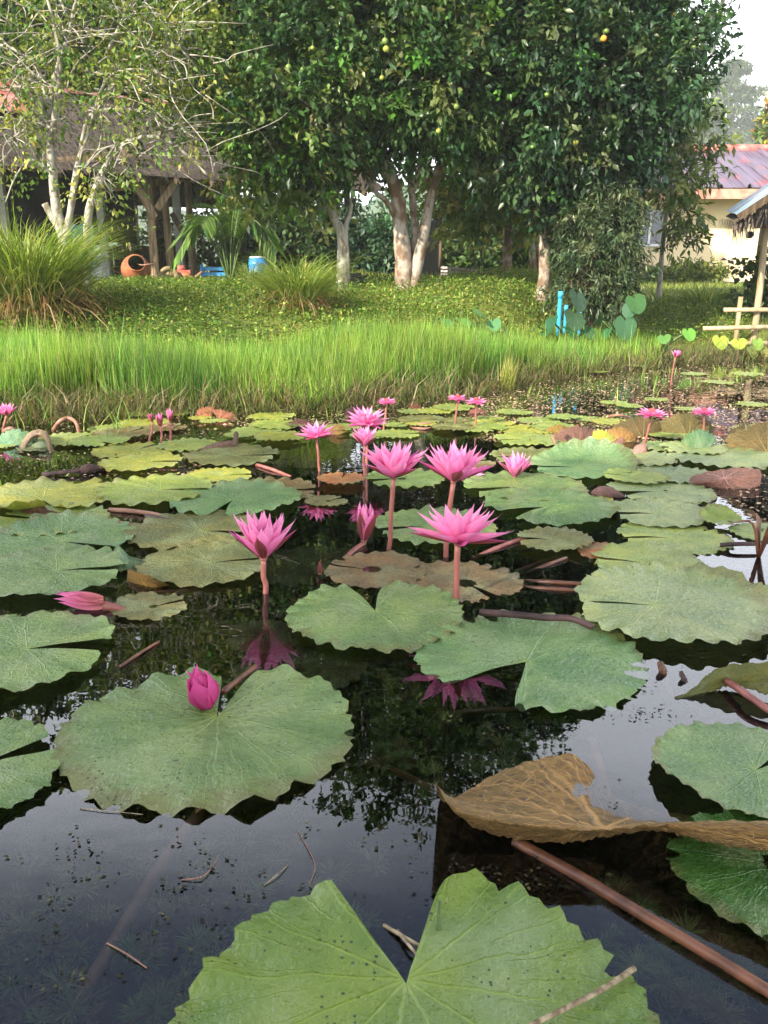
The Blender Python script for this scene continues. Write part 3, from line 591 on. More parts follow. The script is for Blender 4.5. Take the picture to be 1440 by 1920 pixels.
pale = make_tree('pale_tree', 'bare-looking pale tree with twisted white branches behind the big grass clump', b,
    [st(b, [(118, 445), (106, 390), (98, 320), (93, 250), (100, 160), (130, 60), (150, -40)], 7.2, .05, .012), st(PD(122, 452, 7.2), [(133, 390), (146, 310), (165, 250), (200, 180), (250, 110)], 7.15, .032, .008), st(PD(118, 440, 7.2), [(100, 410), (84, 382)], 7.2, .034, .026),
     st(b+Vector((.1, .1, 0)), [(165, 410), (183, 345), (200, 310), (240, 265), (300, 258), (350, 290), (390, 330)], 7.1, .034, .008), st(PD(94, 270, 7.2), [(105, 200), (112, 120), (100, 40), (80, -30)], 7.1, .026, .008), st(PD(96, 210, 7.2), [(70, 130), (40, 100), (0, 85), (-40, 90)], 7.2, .022, .008), st(PD(94, 240, 7.2), [(70, 175), (30, 163), (-20, 168)], 7.1, .018, .006),
     st(PD(150, 280, 7.15), [(170, 215), (230, 205), (300, 215), (340, 240)], 7.1, .014, .005), st(PD(165, 250, 7.15), [(200, 150), (260, 130), (320, 150), (350, 190)], 7.0, .012, .004), st(PD(100, 330, 7.2), [(60, 300), (30, 330), (10, 380)], 7.1, .012, .004)],
    [B(120, 60, 7.2, .55, .6, .35, 75), B(50, 170, 7.2, .4, .5, .3, 48), B(260, 170, 7.1, .5, .5, .35, 80), B(340, 90, 7.2, .42, .5, .4, 80), B(215, 300, 7.0, .25, .3, .12, 14), B(30, 260, 7.1, .3, .4, .28, 30), B(130, -80, 7.3, .6, .6, .4, 80), B(330, 240, 7.0, .3, .4, .15, 22), B(-40, 60, 7.3, .4, .5, .4, 50), B(250, 20, 7.3, .5, .5, .4, 80), B(190, 360, 7.0, .15, .2, .12, 14)],
    [PD(110, 130, 7.2), PD(60, 150, 7.2), PD(200, 180, 7.15), PD(250, 110, 7.15), PD(200, 310, 7.1), PD(60, 250, 7.2), PD(130, 40, 7.2), PD(300, 258, 7.1), PD(20, 90, 7.2), PD(200, 100, 7.15), PD(185, 345, 7.1)],
    (.05, .027), LIT, [1, 3, 5, 3, 2], 'bark_pale', 'leaf_soft', per=15, nsub=26, br=.012, spread=.8)
mb = MB()                                                # the pale tree's tangle of fine twigs
for k in range(110):
    a = PD(R.uniform(-30, 400), R.uniform(0, 330), R.uniform(6.9, 7.4)); an = R.uniform(0, 6.28); L_ = R.uniform(.3, .9)
    d = Vector((math.cos(an)*.8, R.uniform(-.3, .3), R.uniform(-.2, .9))).normalized(); sag = R.uniform(-.25, .1)
    pts = [a+d*L_*f+Vector((.05*math.sin(f*7+k), 0, sag*f*f)) for f in (0, .25, .5, .75, 1)]; mb.add(*tube(smooth_path(pts, 2), lerp_list(.006, .002, 9), 4))
mb.build('twigs', 'bark_pale', pale)
b = on(950, 10.4)-Vector((0, 0, .05))
make_tree('yellowish_tree', 'sunlit yellow-green tree on one straight brown trunk', b, [st(b, [(951, 480), (953, 420), (948, 350), (930, 280)], 10.4, .062, .035)],
    [B(910, 330, 10.2, .55, .6, .4, 110), B(985, 300, 10.3, .5, .6, .45, 100), B(880, 400, 10.0, .3, .4, .22, 44), B(950, 230, 10.5, .6, .7, .5, 100), B(1010, 390, 10.2, .35, .4, .25, 45)], [PD(950, 360, 10.4)]*5, (.11, .05), LIT, [1, 3, 5, 4, 2], 'bark', 'leaf_soft', per=20, nsub=12, br=.025)
b = on(1004, 11.0)-Vector((0, 0, .05))
make_tree('paired_trunk_tree', 'tree on two close straight trunks behind the dark citrus trunk', b, [st(b, [(998, 470), (996, 400), (985, 300)], 11, .055, .03), st(b+Vector((.09, 0, 0)), [(1010, 470), (1012, 400), (1030, 300)], 11, .055, .03)],
    [B(980, 250, 11.5, .8, .8, .6, 130), B(1080, 330, 11.3, .6, .7, .5, 110)], [PD(990, 330, 11), PD(1025, 330, 11)], (.11, .05), CIT, CITW, 'bark', 'leaf', per=18, nsub=12)
b = on(1125, 7.5)
make_tree('weeping_shrub', 'tall dark shrub with fine drooping leaves between the blue pipes and the house', b, [st(b, [(1120, 540), (1112, 470), (1100, 420)], 7.5, .03, .012), st(b+Vector((.05, .03, 0)), [(1140, 530), (1165, 460), (1185, 410)], 7.5, .024, .01), st(b+Vector((-.04, 0, 0)), [(1100, 540), (1080, 480)], 7.5, .02, .01)],
    [B(1125, 420, 7.5, .33, .4, .28, 130), B(1155, 400, 7.5, .15, .3, .24, 80), B(1155, 470, 7.4, .2, .32, .2, 80), B(1110, 480, 7.4, .30, .34, .26, 110), B(1145, 530, 7.35, .26, .3, .16, 80), B(1085, 540, 7.35, .2, .25, .14, 50), B(1130, 570, 7.3, .25, .22, .1, 50)], [PD(1115, 480, 7.5), PD(1170, 450, 7.5), PD(1160, 470, 7.5), PD(1105, 500, 7.5), PD(1140, 540, 7.5), PD(1095, 540, 7.5), PD(1125, 560, 7.5)],
    (.062, .015), [(.03, .055, .022), (.055, .085, .035), (.09, .11, .05)], [3, 4, 2], 'bark_dark', 'leaf', per=24, nsub=16, br=.012, droop=.7, twig=.13, cat_='shrub')
b = on(1237, 11.3)-Vector((0, 0, .05))
make_tree('young_tree', 'young thin white-trunked tree in front of the cream wall', b, [st(b, [(1240, 490), (1246, 430), (1254, 370), (1262, 290), (1280, 210)], 11.3, .034, .012)],
    [B(1270, 215, 11.3, .32, .4, .35, 60), B(1320, 250, 11.2, .32, .35, .22, 42), B(1255, 350, 11.1, .32, .35, .25, 62), B(1300, 320, 11.2, .28, .3, .22, 40), B(1275, 400, 11.1, .25, .3, .2, 36), B(1290, 450, 11.0, .13, .18, .14, 14), B(1245, 280, 11.4, .3, .3, .25, 40), B(1255, 462, 11.0, .08, .1, .08, 6), B(1230, 300, 11.3, .22, .3, .2, 30)],
    [PD(1275, 230, 11.3), PD(1265, 290, 11.3), PD(1255, 370, 11.3), PD(1262, 330, 11.3), PD(1254, 380, 11.3), PD(1268, 410, 11.1), PD(1262, 300, 11.3), PD(1250, 430, 11.2), PD(1258, 330, 11.3)],
    (.13, .04), [(.06, .10, .03), (.12, .17, .045), (.20, .24, .07)], [3, 5, 3], 'bark_pale', 'leaf_soft', per=9, nsub=8, br=.01, twig=.18)
# masses behind: each tree its own
BGP = [(.02, .05, .015), (.04, .085, .02), (.075, .12, .03), (.13, .15, .04)]
def back_tree(px, Y, h, rad, pal_w, label, low=.25, leaf=(.20, .10), n=260, per=16, name='background_tree'):
    b = on(px, Y)-Vector((0, 0, .05)); c = b+Vector((0, 0, h*.62))
    bl = [(tuple(c), (rad*.8, rad*.8, h*.34), n)]
    for k in range(4): a = k*1.57+px; bl.append((tuple(c+Vector((math.cos(a)*rad*.6, math.sin(a)*rad*.5, R.uniform(-.3, .3)*h*.6))), (rad*.55, rad*.5, h*.22), n//3))
    make_tree(name, label, b, [([b, b+Vector((.1, 0, h*.25)), b+Vector((-.05, 0, h*.5)), c], .035*h*.5, .05)], bl, [b+Vector((0, 0, h*.4))]*5, leaf, BGP, pal_w, 'bark_dark', 'leaf_soft', per=per, nsub=10, br=.05, group='trees standing behind the shed and the citrus trees')
back_tree(30, 18, 10.5, 3.2, [3, 4, 3, 2], 'tall yellowish tree rising behind the left end of the shed roof', n=340)
back_tree(120, 15.5, 6.2, 1.8, [3, 4, 3, 2], 'low leafy tree close behind the shed ridge', n=240)
back_tree(300, 16.5, 6.4, 1.8, [3, 4, 3, 1], 'second low leafy tree close behind the shed ridge', n=240)
back_tree(250, 21, 12, 3.4, [4, 4, 2, 1], 'tallest dark tree rising behind the middle of the shed roof', n=340)
back_tree(430, 17, 9.5, 2.6, [3, 4, 3, 1], 'leafy tree behind the right end of the shed roof', n=320)
back_tree(620, 21, 9, 2.8, [4, 4, 2, 1], 'dark tree in the gap between the slender tree and the twin trunk', n=300)
back_tree(860, 19, 7.5, 2.6, [3, 4, 3, 1], 'tree in the shade behind the black net', n=300)
back_tree(985, 16, 5.4, 1.3, [4, 4, 2, 1], 'tree behind the paired trunks, left of the house', n=280)
def bush(px, Y, rx, rz, pal, w, label, leaf=(.12, .06), n=150, per=16, lm='leaf_soft', zc=.55):
    b = on(px, Y); bl = [(tuple(b+Vector((0, 0, rz*zc))), (rx, rx*.7, rz), n), (tuple(b+Vector((rx*.5, -.1, rz*.4))), (rx*.6, rx*.5, rz*.6), n//2), (tuple(b+Vector((-rx*.5, -.1, rz*.35))), (rx*.6, rx*.5, rz*.55), n//2)]
    make_tree('bush', label, b, [([b-Vector((0, 0, .05)), b+Vector((.03, 0, rz*.3)), b+Vector((0, 0, rz*.7))], .03, .012)], bl, [b+Vector((0, 0, rz*.3))]*3, leaf, pal, w, 'bark_dark', lm, per=per, nsub=8, br=.015, cat_='bush')
bush(700, 14, .6, .75, [(.04, .10, .05), (.07, .14, .07)], [1, 1], 'blue-green bush behind the black net near the twin trunk')
bush(600, 16, 1.0, 1.0, [(.13, .19, .06), (.22, .26, .10), (.08, .13, .04)], [3, 2, 3], 'pale misty bush in the gap beside the slender tree', (.16, .05))
bush(850, 15.5, 1.0, 1.1, [(.06, .12, .04), (.10, .16, .06)], [2, 1], 'bright bush above the grey planks')
bush(930, 14.5, .9, .8, BGP, [2, 4, 3, 1], 'dark bush behind the straight brown trunk')
bush(1050, 12.5, .8, .7, BGP, [2, 4, 3, 1], 'dark bush behind the dark citrus trunk')
bush(540, 13.5, .8, 1.0, BGP, [4, 4, 2, .5], 'dark bush behind the shed beam, right of the palm')
bush(395, 16.5, 1.6, 1.1, [(.12, .18, .07), (.07, .12, .04)], [1, 1], 'hazy bush glimpsed through the open shed')
bush(1305, 19.3, .55, .16, [(.16, .20, .03), (.10, .15, .03)], [2, 1], 'low yellow-green plants along the foot of the cream wall', (.12, .07), 60)
bush(1225, 18.9, .5, .14, [(.14, .18, .03), (.08, .12, .03)], [2, 1], 'low green plants under the house window', (.12, .07), 50)
bush(1432, 9.2, .16, .55, [(.05, .09, .03), (.09, .14, .05)], [1, 1], 'climbing plant behind the bamboo post', (.09, .06), 34, 12, 'leaf_soft', .8)
# misty tree and the yellow-orange tree beyond the house
b = on(1342, 115)-Vector((0, 0, .1)); mt = []
for px, py, rx, rz in ((1378, 128, 1.0, .35), (1352, 158, 1.7, .4), (1395, 178, 1.6, .4), (1335, 196, 1.9, .45), (1378, 216, 2.4, .5), (1405, 243, 2.2, .5), (1315, 240, 1.8, .6), (1360, 268, 2.6, .7), (1290, 270, 2.0, .7)): mt.append(B(px, py, 115, rx*1.64, rx*1.1, rz*1.64, 110))
make_tree('misty_tree', 'tall feathery tree fading into the mist beyond the house roof', b, [([b, PD(1341, 400, 115), PD(1343, 280, 115), PD(1352, 190, 115), PD(1372, 130, 115)], .42, .1)], mt, [PD(1345, 250, 115)]*len(mt), (.6, .22), [(.05, .09, .035), (.09, .13, .05)], [1, 1], 'bark_pale', 'far_leaf', per=16, nsub=12, br=.1, droop=.1)
for px, Y, h, rad, lb in ((1270, 105, 15, 6, 'hazy round tree left of the feathery one beyond the house'), (1440, 110, 16, 6, 'hazy tree behind the yellow-orange crown')): 
    b = on(px, Y)-Vector((0, 0, .1)); make_tree('misty_tree', lb, b, [([b, b+Vector((.2, 0, h*.4)), b+Vector((0, 0, h*.7))], .25, .1)], [(tuple(b+Vector((0, 0, h*.65))), (rad, rad*.8, h*.33), 240)], [b+Vector((0, 0, h*.45))], (.42, .2), [(.05, .09, .035), (.09, .13, .05)], [1, 1], 'bark_pale', 'far_leaf', per=14, nsub=14, br=.07)
b = on(1470, 27)-Vector((0, 0, .1))
make_tree('yellow_orange_tree', 'yellow and orange crowned tree above the right end of the purple roof', b, [([b, PD(1468, 400, 27), PD(1464, 270, 27), PD(1460, 200, 27)], .12, .05)], [B(1456, 205, 27, .2, .3, .4, 70), B(1465, 240, 27, .35, .4, .3, 70), B(1450, 262, 27, .45, .4, .12, 50), B(1475, 270, 27, .6, .5, .2, 70)], [PD(1448, 260, 27)]*4, (.20, .08), [(.45, .22, .03), (.36, .30, .04), (.10, .16, .03), (.05, .10, .02)], [2, 3, 3, 3], 'bark_pale', 'leaf_soft', per=14, nsub=8)
# unseen trees added behind the camera to shade the front of the pond
for k, (x, y, h) in enumerate(((-5.6, -5.4, 6.6), (-8.8, -6.2, 7.4), (-2.2, -7.6, 8.0), (-11.2, -3.6, 5.6))):
    b = Vector((x, y, gz(x, y)-.05)); bl = [(tuple(b+Vector((0, 0, h*.6))), (1.9, 1.7, h*.34), 260), (tuple(b+Vector((-.8, .5, h*.42))), (1.2, 1.1, h*.2), 110), (tuple(b+Vector((.9, .4, h*.5))), (1.2, 1.1, h*.22), 110)]
    make_tree('unseen_shade_tree', ['unseen leafy tree added to shade the pond', 'unseen leafy tree added to shade the pond, farthest back', 'unseen leafy tree added to shade the pond, next to the path of the sun', 'unseen leafy tree added to shade the pond, outermost'][k], b, [([b, b+Vector((.1, 0, h*.3)), b+Vector((0, .1, h*.6))], .16, .07)], bl, [b+Vector((0, 0, h*.35))]*3, (.24, .13), CIT, CITW, 'bark', 'leaf', per=11, nsub=10, br=.05, group='unseen trees added to shade the pond')
# ------------------------------------------------------------------ grasses and plants on the bank
def clump(px, Y, n, L, W, rb, label, dry=.25, name='grass_clump', lean=(.05, .75), curve=1.3, off=(0, 0)):
    b = on(px, Y); th = thing(name, b, label, 'grass')
    def part(nm, n, L0, L1, pal, w, l0, l1, cv):
        an = RNG.random(n)*2*math.pi; r = rb*np.sqrt(RNG.random(n)); base = np.stack([b.x+r*np.cos(an)*1.2, b.y+r*np.sin(an), np.full(n, b.z-.02)], 1)
        V, F, C = blades(base, an+RNG.normal(0, .5, n), RNG.uniform(l0, l1, n), RNG.uniform(L0, L1, n), W*(.6+.7*RNG.random(n)), pick(pal, w, n, .2), cv, 5)
        link(nm, mesh_np(nm, V, F, C), 'grass', th)
    part('blades', n, L*.6, L*1.1, [(.16, .23, .045), (.25, .32, .07), (.38, .40, .13), (.11, .17, .035)], [3, 4, 2, 2], lean[0], lean[1], curve)
    part('dry_blades', int(n*dry), L*.35, L*.85, [(.26, .16, .07), (.34, .25, .12), (.16, .08, .04)], [2, 2, 1], .3, 1.0, 1.7)
clump(48, 6.15, 2100, 1.0, .0115, .22, 'big arching lemongrass clump in front of the pale tree', .3, lean=(.0, .45), curve=1.25)
clump(558, 6.6, 1000, .60, .009, .13, 'lemongrass clump on the bank brow in front of the slender tree', .22, lean=(.0, .5))
clump(1322, 10.4, 420, .48, .012, .16, 'small dark grass clump on the lawn before the cream wall', .05)
clump(470, 11.8, 120, .5, .012, .1, 'thin grass tuft at the foot of the young palm', .1)
# tall marsh grass along the water
def scatter(n, amin, amax, t0, t1):
    a = RNG.uniform(amin, amax, n); t = RNG.uniform(t0, t1, n); y = (shore(a)+t); x = a*y; return x, y, a, t
n = 90000; x, y, a, t = scatter(n, -.62, .32, -.30, 1.25)
edge = .14*np.sin(x*3.1)+.09*np.sin(x*7.7+1); patch = .5+.5*np.sin(x*1.7+.6)*np.cos(y*2.3+x*.5)
keep = (t > -.06+edge) & (RNG.random(n) < .55+.45*patch) & (RNG.random(n) < np.interp(a, [.16, .30], [1, .25])); x, y, a, t, patch = (q[keep] for q in (x, y, a, t, patch)); n = len(x)
hgt = np.interp(a, [-.6, .05, .2, .32], [.31, .29, .25, .17])*(.55+.6*RNG.random(n))*(.62+.6*patch*RNG.random(n)**.3)*np.interp(t, [-.3, .1, .9, 1.25], [.55, 1, .95, .5])*np.where(RNG.random(n) < .04, 1.45, 1)
V, F, C = blades(np.stack([x, y, np.maximum(ground(x, y), -.03)], 1), RNG.random(n)*6.283, RNG.normal(.05, .14, n), hgt, .0055*(.6+.8*RNG.random(n)), pick([(.14, .27, .035), (.22, .36, .05), (.30, .40, .07), (.08, .16, .03), (.30, .26, .10)], [4, 5, 3, 2, .9], n, .18)*np.interp(np.sin(x*2.3+1)*np.cos(y*3.1+x)+.6*np.sin(x*6.1+y*4), [-1.4, 1.4], [.68, 1.15])[:, None]*np.where((np.sin(x*3.7+y*2)*np.sin(y*5-x) > .35)[:, None], np.array([[.8, .95, 1.1]]), 1), .35, 2)
tag(link('marsh_grass', mesh_np('marsh_grass', V, F, C), 'grass'), 'tall bright green marsh grass along the far water edge', 'grass', kind='stuff')
n = 9000; x, y, a, t = scatter(n, -.62, .5, -.42, .1)
V, F, C = blades(np.stack([x, y, np.full(n, -.02)], 1), RNG.random(n)*6.283, RNG.uniform(.2, 1.2, n), RNG.uniform(.08, .28, n), .006*(.6+.8*RNG.random(n)), pick([(.16, .12, .06), (.10, .15, .03), (.24, .19, .10), (.05, .05, .025)], [3, 3, 2, 2], n, .2), .9, 2)
tag(link('fallen_grass', mesh_np('fallen_grass', V, F, C), 'grass'), 'bent and dead grass trailing into the water at the bank foot', 'grass', kind='stuff')
# leafy ground cover on the slope and brow
n = 85000; x, y, a, t = scatter(n, -.60, .42, .9, 4.6); keep = RNG.random(n) < np.interp(t, [.9, 2.6, 4.6], [1, .9, .5]); x, y, a, t = (q[keep] for q in (x, y, a, t)); n = len(x)
pal = pick([(.055, .12, .018), (.11, .20, .027), (.20, .28, .045), (.34, .36, .08), (.17, .10, .045)], [4, 5, 3, 1.6, .5], n, .2)*np.interp(np.sin(x*1.9+y*1.1)*np.cos(y*2.7-x), [-1, 1], [.75, 1.2])[:, None]
z = ground(x, y)+RNG.random(n)**1.5*.10
V, F, C = leaves(np.stack([x, y, z], 1), np.stack([RNG.normal(0, 1, n), RNG.normal(0, 1, n)-.2, RNG.random(n)*.9], 1), RNG.normal(0, .4, (n, 3))+[0, 0, 1], .018+.027*RNG.random(n), .008+.011*RNG.random(n), pal)
tag(link('ground_cover', mesh_np('ground_cover', V, F, C), 'leaf_soft'), 'low leafy ground cover over the bank slope', 'ground cover', kind='stuff')
n = 70000; x = RNG.uniform(-6, 6.5, n); y = 6.3+RNG.random(n)**1.7*13; a = x/y; t = y-shore(a); keep = (t > .7) & (np.abs(a) < .62); x, y = x[keep], y[keep]; n = len(x)
V, F, C = blades(np.stack([x, y, ground(x, y)-.005], 1), RNG.random(n)*6.283, RNG.normal(.25, .25, n), RNG.uniform(.03, .085, n)*np.interp(y, [6, 20], [1, 1.5]), .005*np.interp(y, [6, 18], [1, 2.6]), pick([(.09, .15, .025), (.17, .22, .04), (.34, .34, .09), (.06, .10, .02)], [4, 4, 3, 1], n, .2), .5, 2)
tag(link('lawn_grass', mesh_np('lawn_grass', V, F, C), 'grass'), 'short lawn grass on the bank top', 'grass', kind='stuff')
# stiff yellow reed tuft standing in the water
b = P(948, 727); rt = thing('reed_tuft', b, 'stiff yellow reed tuft standing alone in the water', 'reeds'); n = 150; an = RNG.random(n)*6.28; r = .055*np.sqrt(RNG.random(n))
V, F, C = blades(np.stack([b.x+r*np.cos(an), b.y+r*np.sin(an)*.6, np.full(n, -.03)], 1), an*.0+RNG.normal(0, .7, n), np.abs(RNG.normal(.14, .16, n)), RNG.uniform(.14, .27, n), .004*np.ones(n), pick([(.34, .36, .09), (.45, .42, .14), (.22, .26, .06)], [3, 2, 2], n), .12, 2)
link('reed_stalks', mesh_np('reed_stalks', V, F, C), 'grass', rt)
# sprigs poking through the water
spots = [(1215, 720, 12, .22), (1222, 735, 8, .15), (1165, 745, 5, .1), (1320, 735, 8, .1), (1380, 715, 14, .1), (1300, 720, 10, .09), (215, 815, 10, .22), (190, 800, 8, .2), (240, 795, 6, .16), (70, 800, 7, .18), (1000, 740, 6, .12), (885, 740, 5, .1), (620, 780, 6, .1), (700, 765, 6, .1), (430, 770, 6, .12), (120, 870, 6, .06), (20, 900, 5, .07), (930, 715, 6, .1), (1420, 700, 16, .1), (1260, 700, 10, .09), (1100, 712, 8, .09), (1350, 695, 12, .1), (455, 720+50, 8, .25), (640, 765, 8, .16)]
ps = []
for px, py, k, L_ in spots:
    b = P(px, py); 
    for _ in range(k): ps.append((b.x+R.gauss(0, .03), b.y+R.gauss(0, .05), -.02, L_*R.uniform(.5, 1.1)))
ps = np.array(ps); n = len(ps)
V, F, C = blades(ps[:, :3], RNG.random(n)*6.28, np.abs(RNG.normal(.3, .3, n)), ps[:, 3], .005*np.ones(n), pick([(.22, .32, .06), (.32, .36, .10), (.12, .2, .04)], [3, 2, 2], n), .4, 3)
tag(link('water_sprigs', mesh_np('water_sprigs', V, F, C), 'grass'), 'thin green grass sprigs poking through the water', 'grass', kind='stuff')
# taro: heart-shaped leaves on stalks, every leaf a part
def heart():
    v = []; f = []; NR, NA = 5, 22
    for i_ in range(NR+1):
        for k in range(NA+1):
            th = -math.pi+2*math.pi*k/NA; r = i_/NR
            rad = .42*(1.15-.15*math.cos(2*th))*(1+.55*max(0, math.cos(th))**3)*(1-.62*math.exp(-((abs(th)-math.pi)/.28)**2)); x_, y_ = rad*r*math.cos(th)+.1, rad*r*math.sin(th)
            v.append((x_, y_, -.22*x_*abs(x_)+.10*abs(y_)+.02*math.sin(th*9)*r*r))
    for i_ in range(NR):
        for k in range(NA): b_ = i_*(NA+1)+k; f.append((b_, b_+1, b_+NA+2, b_+NA+1))
    mb = MB(); mb.add(v, f); m = mb.mesh('taro_leaf'); return m
t = NT('taro'); tc = t.n('TexCoord'); sp = t.n('SeparateXYZ', {0: tc.outputs['Object']}); ang = t.math('ARCTAN2', sp.outputs['Y'], sp.outputs['X']); vv = t.ramp(t.math('ABSOLUTE', t.math('SINE', t.math('MULTIPLY', ang, 5))), 0, .14, 1, 0)
oi = t.n('ObjectInfo'); c = t.mix(t.math('MULTIPLY', vv, .4), oi.outputs['Color'], (.14, .24, .08)); c = t.mix(t.ramp(t.noise(6, tc.outputs['Object'], 4), .6, .8, 0, .5), c, (.05, .12, .03)); pr = t.bsdf(c, .55, vv, .3, .01, .25); tl = t.n('BsdfTranslucent', {'Color': c}); mx = t.n('MixShader', {0: .25}); t.t.links.new(pr, mx.inputs[1]); t.t.links.new(tl.outputs[0], mx.inputs[2]); t.done(mx.outputs[0])
HEART = heart(); HEART.materials.append(MATS['taro'])
def taro(px, Y, lv, label, colr=(.05, .15, .05), group=None):
    b = on(px, Y); th = thing('taro_plant', b, label, 'taro plant', group)
    for lx, ly, w_, yaw, tilt in lv:
        p = PD(lx, ly, Y-.05+R.uniform(-.05, .05)); sc = S(w_, p)/.84
        o = bpy.data.objects.new('taro_leaf', HEART); col.objects.link(o); o.location = p; o.rotation_euler = (R.uniform(-.5, .5), math.radians(tilt-R.uniform(0, 38)), math.radians(yaw)); o.scale = (sc, sc, sc); o.color = (*[c_*R.uniform(.8, 1.3) for c_ in colr], 1); attach(o, th)
        bb = b+Vector((R.uniform(-.03, .03), R.uniform(-.03, .03), -.02)); MB().add(*tube(smooth_path([bb, bb.lerp(p, .5)+Vector((R.uniform(-.02, .02), .02, .04)), p+Vector((0, .01, -.005))], 4), lerp_list(.011, .006, 9), 6)).build('stalk', 'stem_green', th)
taro(1072, 6.75, [(1082, 556, 36, -80, 75), (1077, 592, 36, -95, 70), (1035, 600, 26, -120, 60), (1062, 615, 26, -60, 55), (1098, 620, 26, -40, 60), (1010, 612, 18, 200, 50), (1023, 622, 20, -100, 50)], 'big taro plant among the blue pipes', (.03, .09, .035))
taro(1180, 6.8, [(1190, 562, 32, -60, 80), (1172, 605, 36, -90, 72), (1140, 620, 20, -130, 55), (1130, 600, 16, 150, 50), (1185, 575, 26, 200, 60)], 'taro plant with leaning leaves beside the weeping shrub', (.035, .10, .04))
taro(850, 6.2, [(818, 603, 20, 160, 50), (836, 602, 22, -70, 60), (866, 600, 26, -60, 55), (858, 612, 22, -110, 50), (885, 609, 24, -30, 60)], 'low taro with pale leaves on the bank below the twin trunk', (.09, .2, .06))
taro(925, 6.25, [(893, 586, 26, 10, 30), (925, 604, 22, -80, 65), (928, 626, 26, 190, 40), (945, 618, 20, -40, 60)], 'low taro with a drooping leaf beside the yellow reeds', (.08, .19, .06))
taro(1250, 6.9, [(1245, 632, 20, -100, 70), (1290, 622, 22, -70, 65), (1255, 655, 14, -60, 60)], 'small taro behind the far pink flower', (.10, .22, .05))
taro(1405, 7.0, [(1385, 640, 22, -100, 70), (1420, 640, 20, -70, 65), (1350, 636, 24, -90, 70), (1408, 655, 26, -60, 60), (1438, 655, 24, -110, 60)], 'yellow-green taro in front of the bamboo rails', (.24, .32, .05))
taro(5, 5.4, [(2, 680, 20, -40, 70)], 'single dark broad leaf at the edge of the marsh grass', (.05, .16, .05))
for px, py, x2, L_ in ((270, 716, 14, 0), (320, 718, 10, 0)): pass
# young palm by the shed
b = on(432, 10.8); pm = thing('young_palm', b, 'young palm with feathered fronds beside the shed posts', 'palm')
for k, (ex, ey_, dY, cv) in enumerate(((330, 480, -.2, .25), (345, 440, .2, .2), (400, 385, .1, .05), (448, 378, -.1, .02), (500, 420, .1, .15), (520, 470, -.3, .25), (470, 392, .3, .1), (375, 420, -.4, .12))):
    e_ = PD(ex, ey_, 10.8+dY); m_ = b.lerp(e_, .55)+Vector((0, 0, .28+cv)); path = smooth_path([b, b.lerp(m_, .5)+Vector((0, 0, .12)), m_, e_], 7); fr = MB().add(*tube(path, lerp_list(.016, .004, len(path)), 6)).build('frond', 'stem_green', pm)
    nl = len(path); pos, dr, nr = [], [], []
    for i_ in range(nl//3, nl-1):
        tg = (path[i_+1]-path[i_]).normalized(); sd = tg.cross(Vector((0, 0, 1))).normalized()
        for s_ in (-1, 1):
            for f_ in (0, .33, .66): pos.append(path[i_].lerp(path[i_+1], f_)); dr.append(sd*s_+tg*.7-Vector((0, 0, .25))); nr.append(Vector((0, 0, 1))+sd*s_*.2)
    m_ = len(pos); V, F, C = leaves(np.array(pos), np.array(dr), np.array(nr), RNG.uniform(.26, .42, m_), np.full(m_, .03), pick([(.06, .13, .03), (.11, .19, .04), (.18, .25, .07)], [3, 3, 1], m_), .1, .15); link('leaflets', mesh_np('leaflets', V, F, C), 'leaf', fr)
# blue water pipes
pg = 'blue pipes standing in the taro'
for px, y0, w_, lb in ((1051, 547, 8, 'tallest thick blue pipe standing in the taro'), (1062, 573, 6, 'short thin blue pipe next to the tallest pipe'), (1077, 603, 7, 'shortest blue pipe, behind the taro leaves'), (1090, 568, 5, 'slim blue pipe beside the weeping shrub')):
    b = on(px, 6.95); tp = PD(px, y0, 6.95); r_ = S(w_/2, tp); pi_ = thing('blue_pipe', b, lb, 'pipe', pg); MB().add(*tube([b-Vector((0, 0, .1)), b.lerp(tp, .5), tp], r_, 12, False)).build('pipe_body', 'pipe_blue', pi_); MB().add(*tube([tp-Vector((0, 0, .05)), tp+Vector((0, 0, .004))], r_*1.18, 12)).build('pipe_collar', 'pipe_blue', pi_)
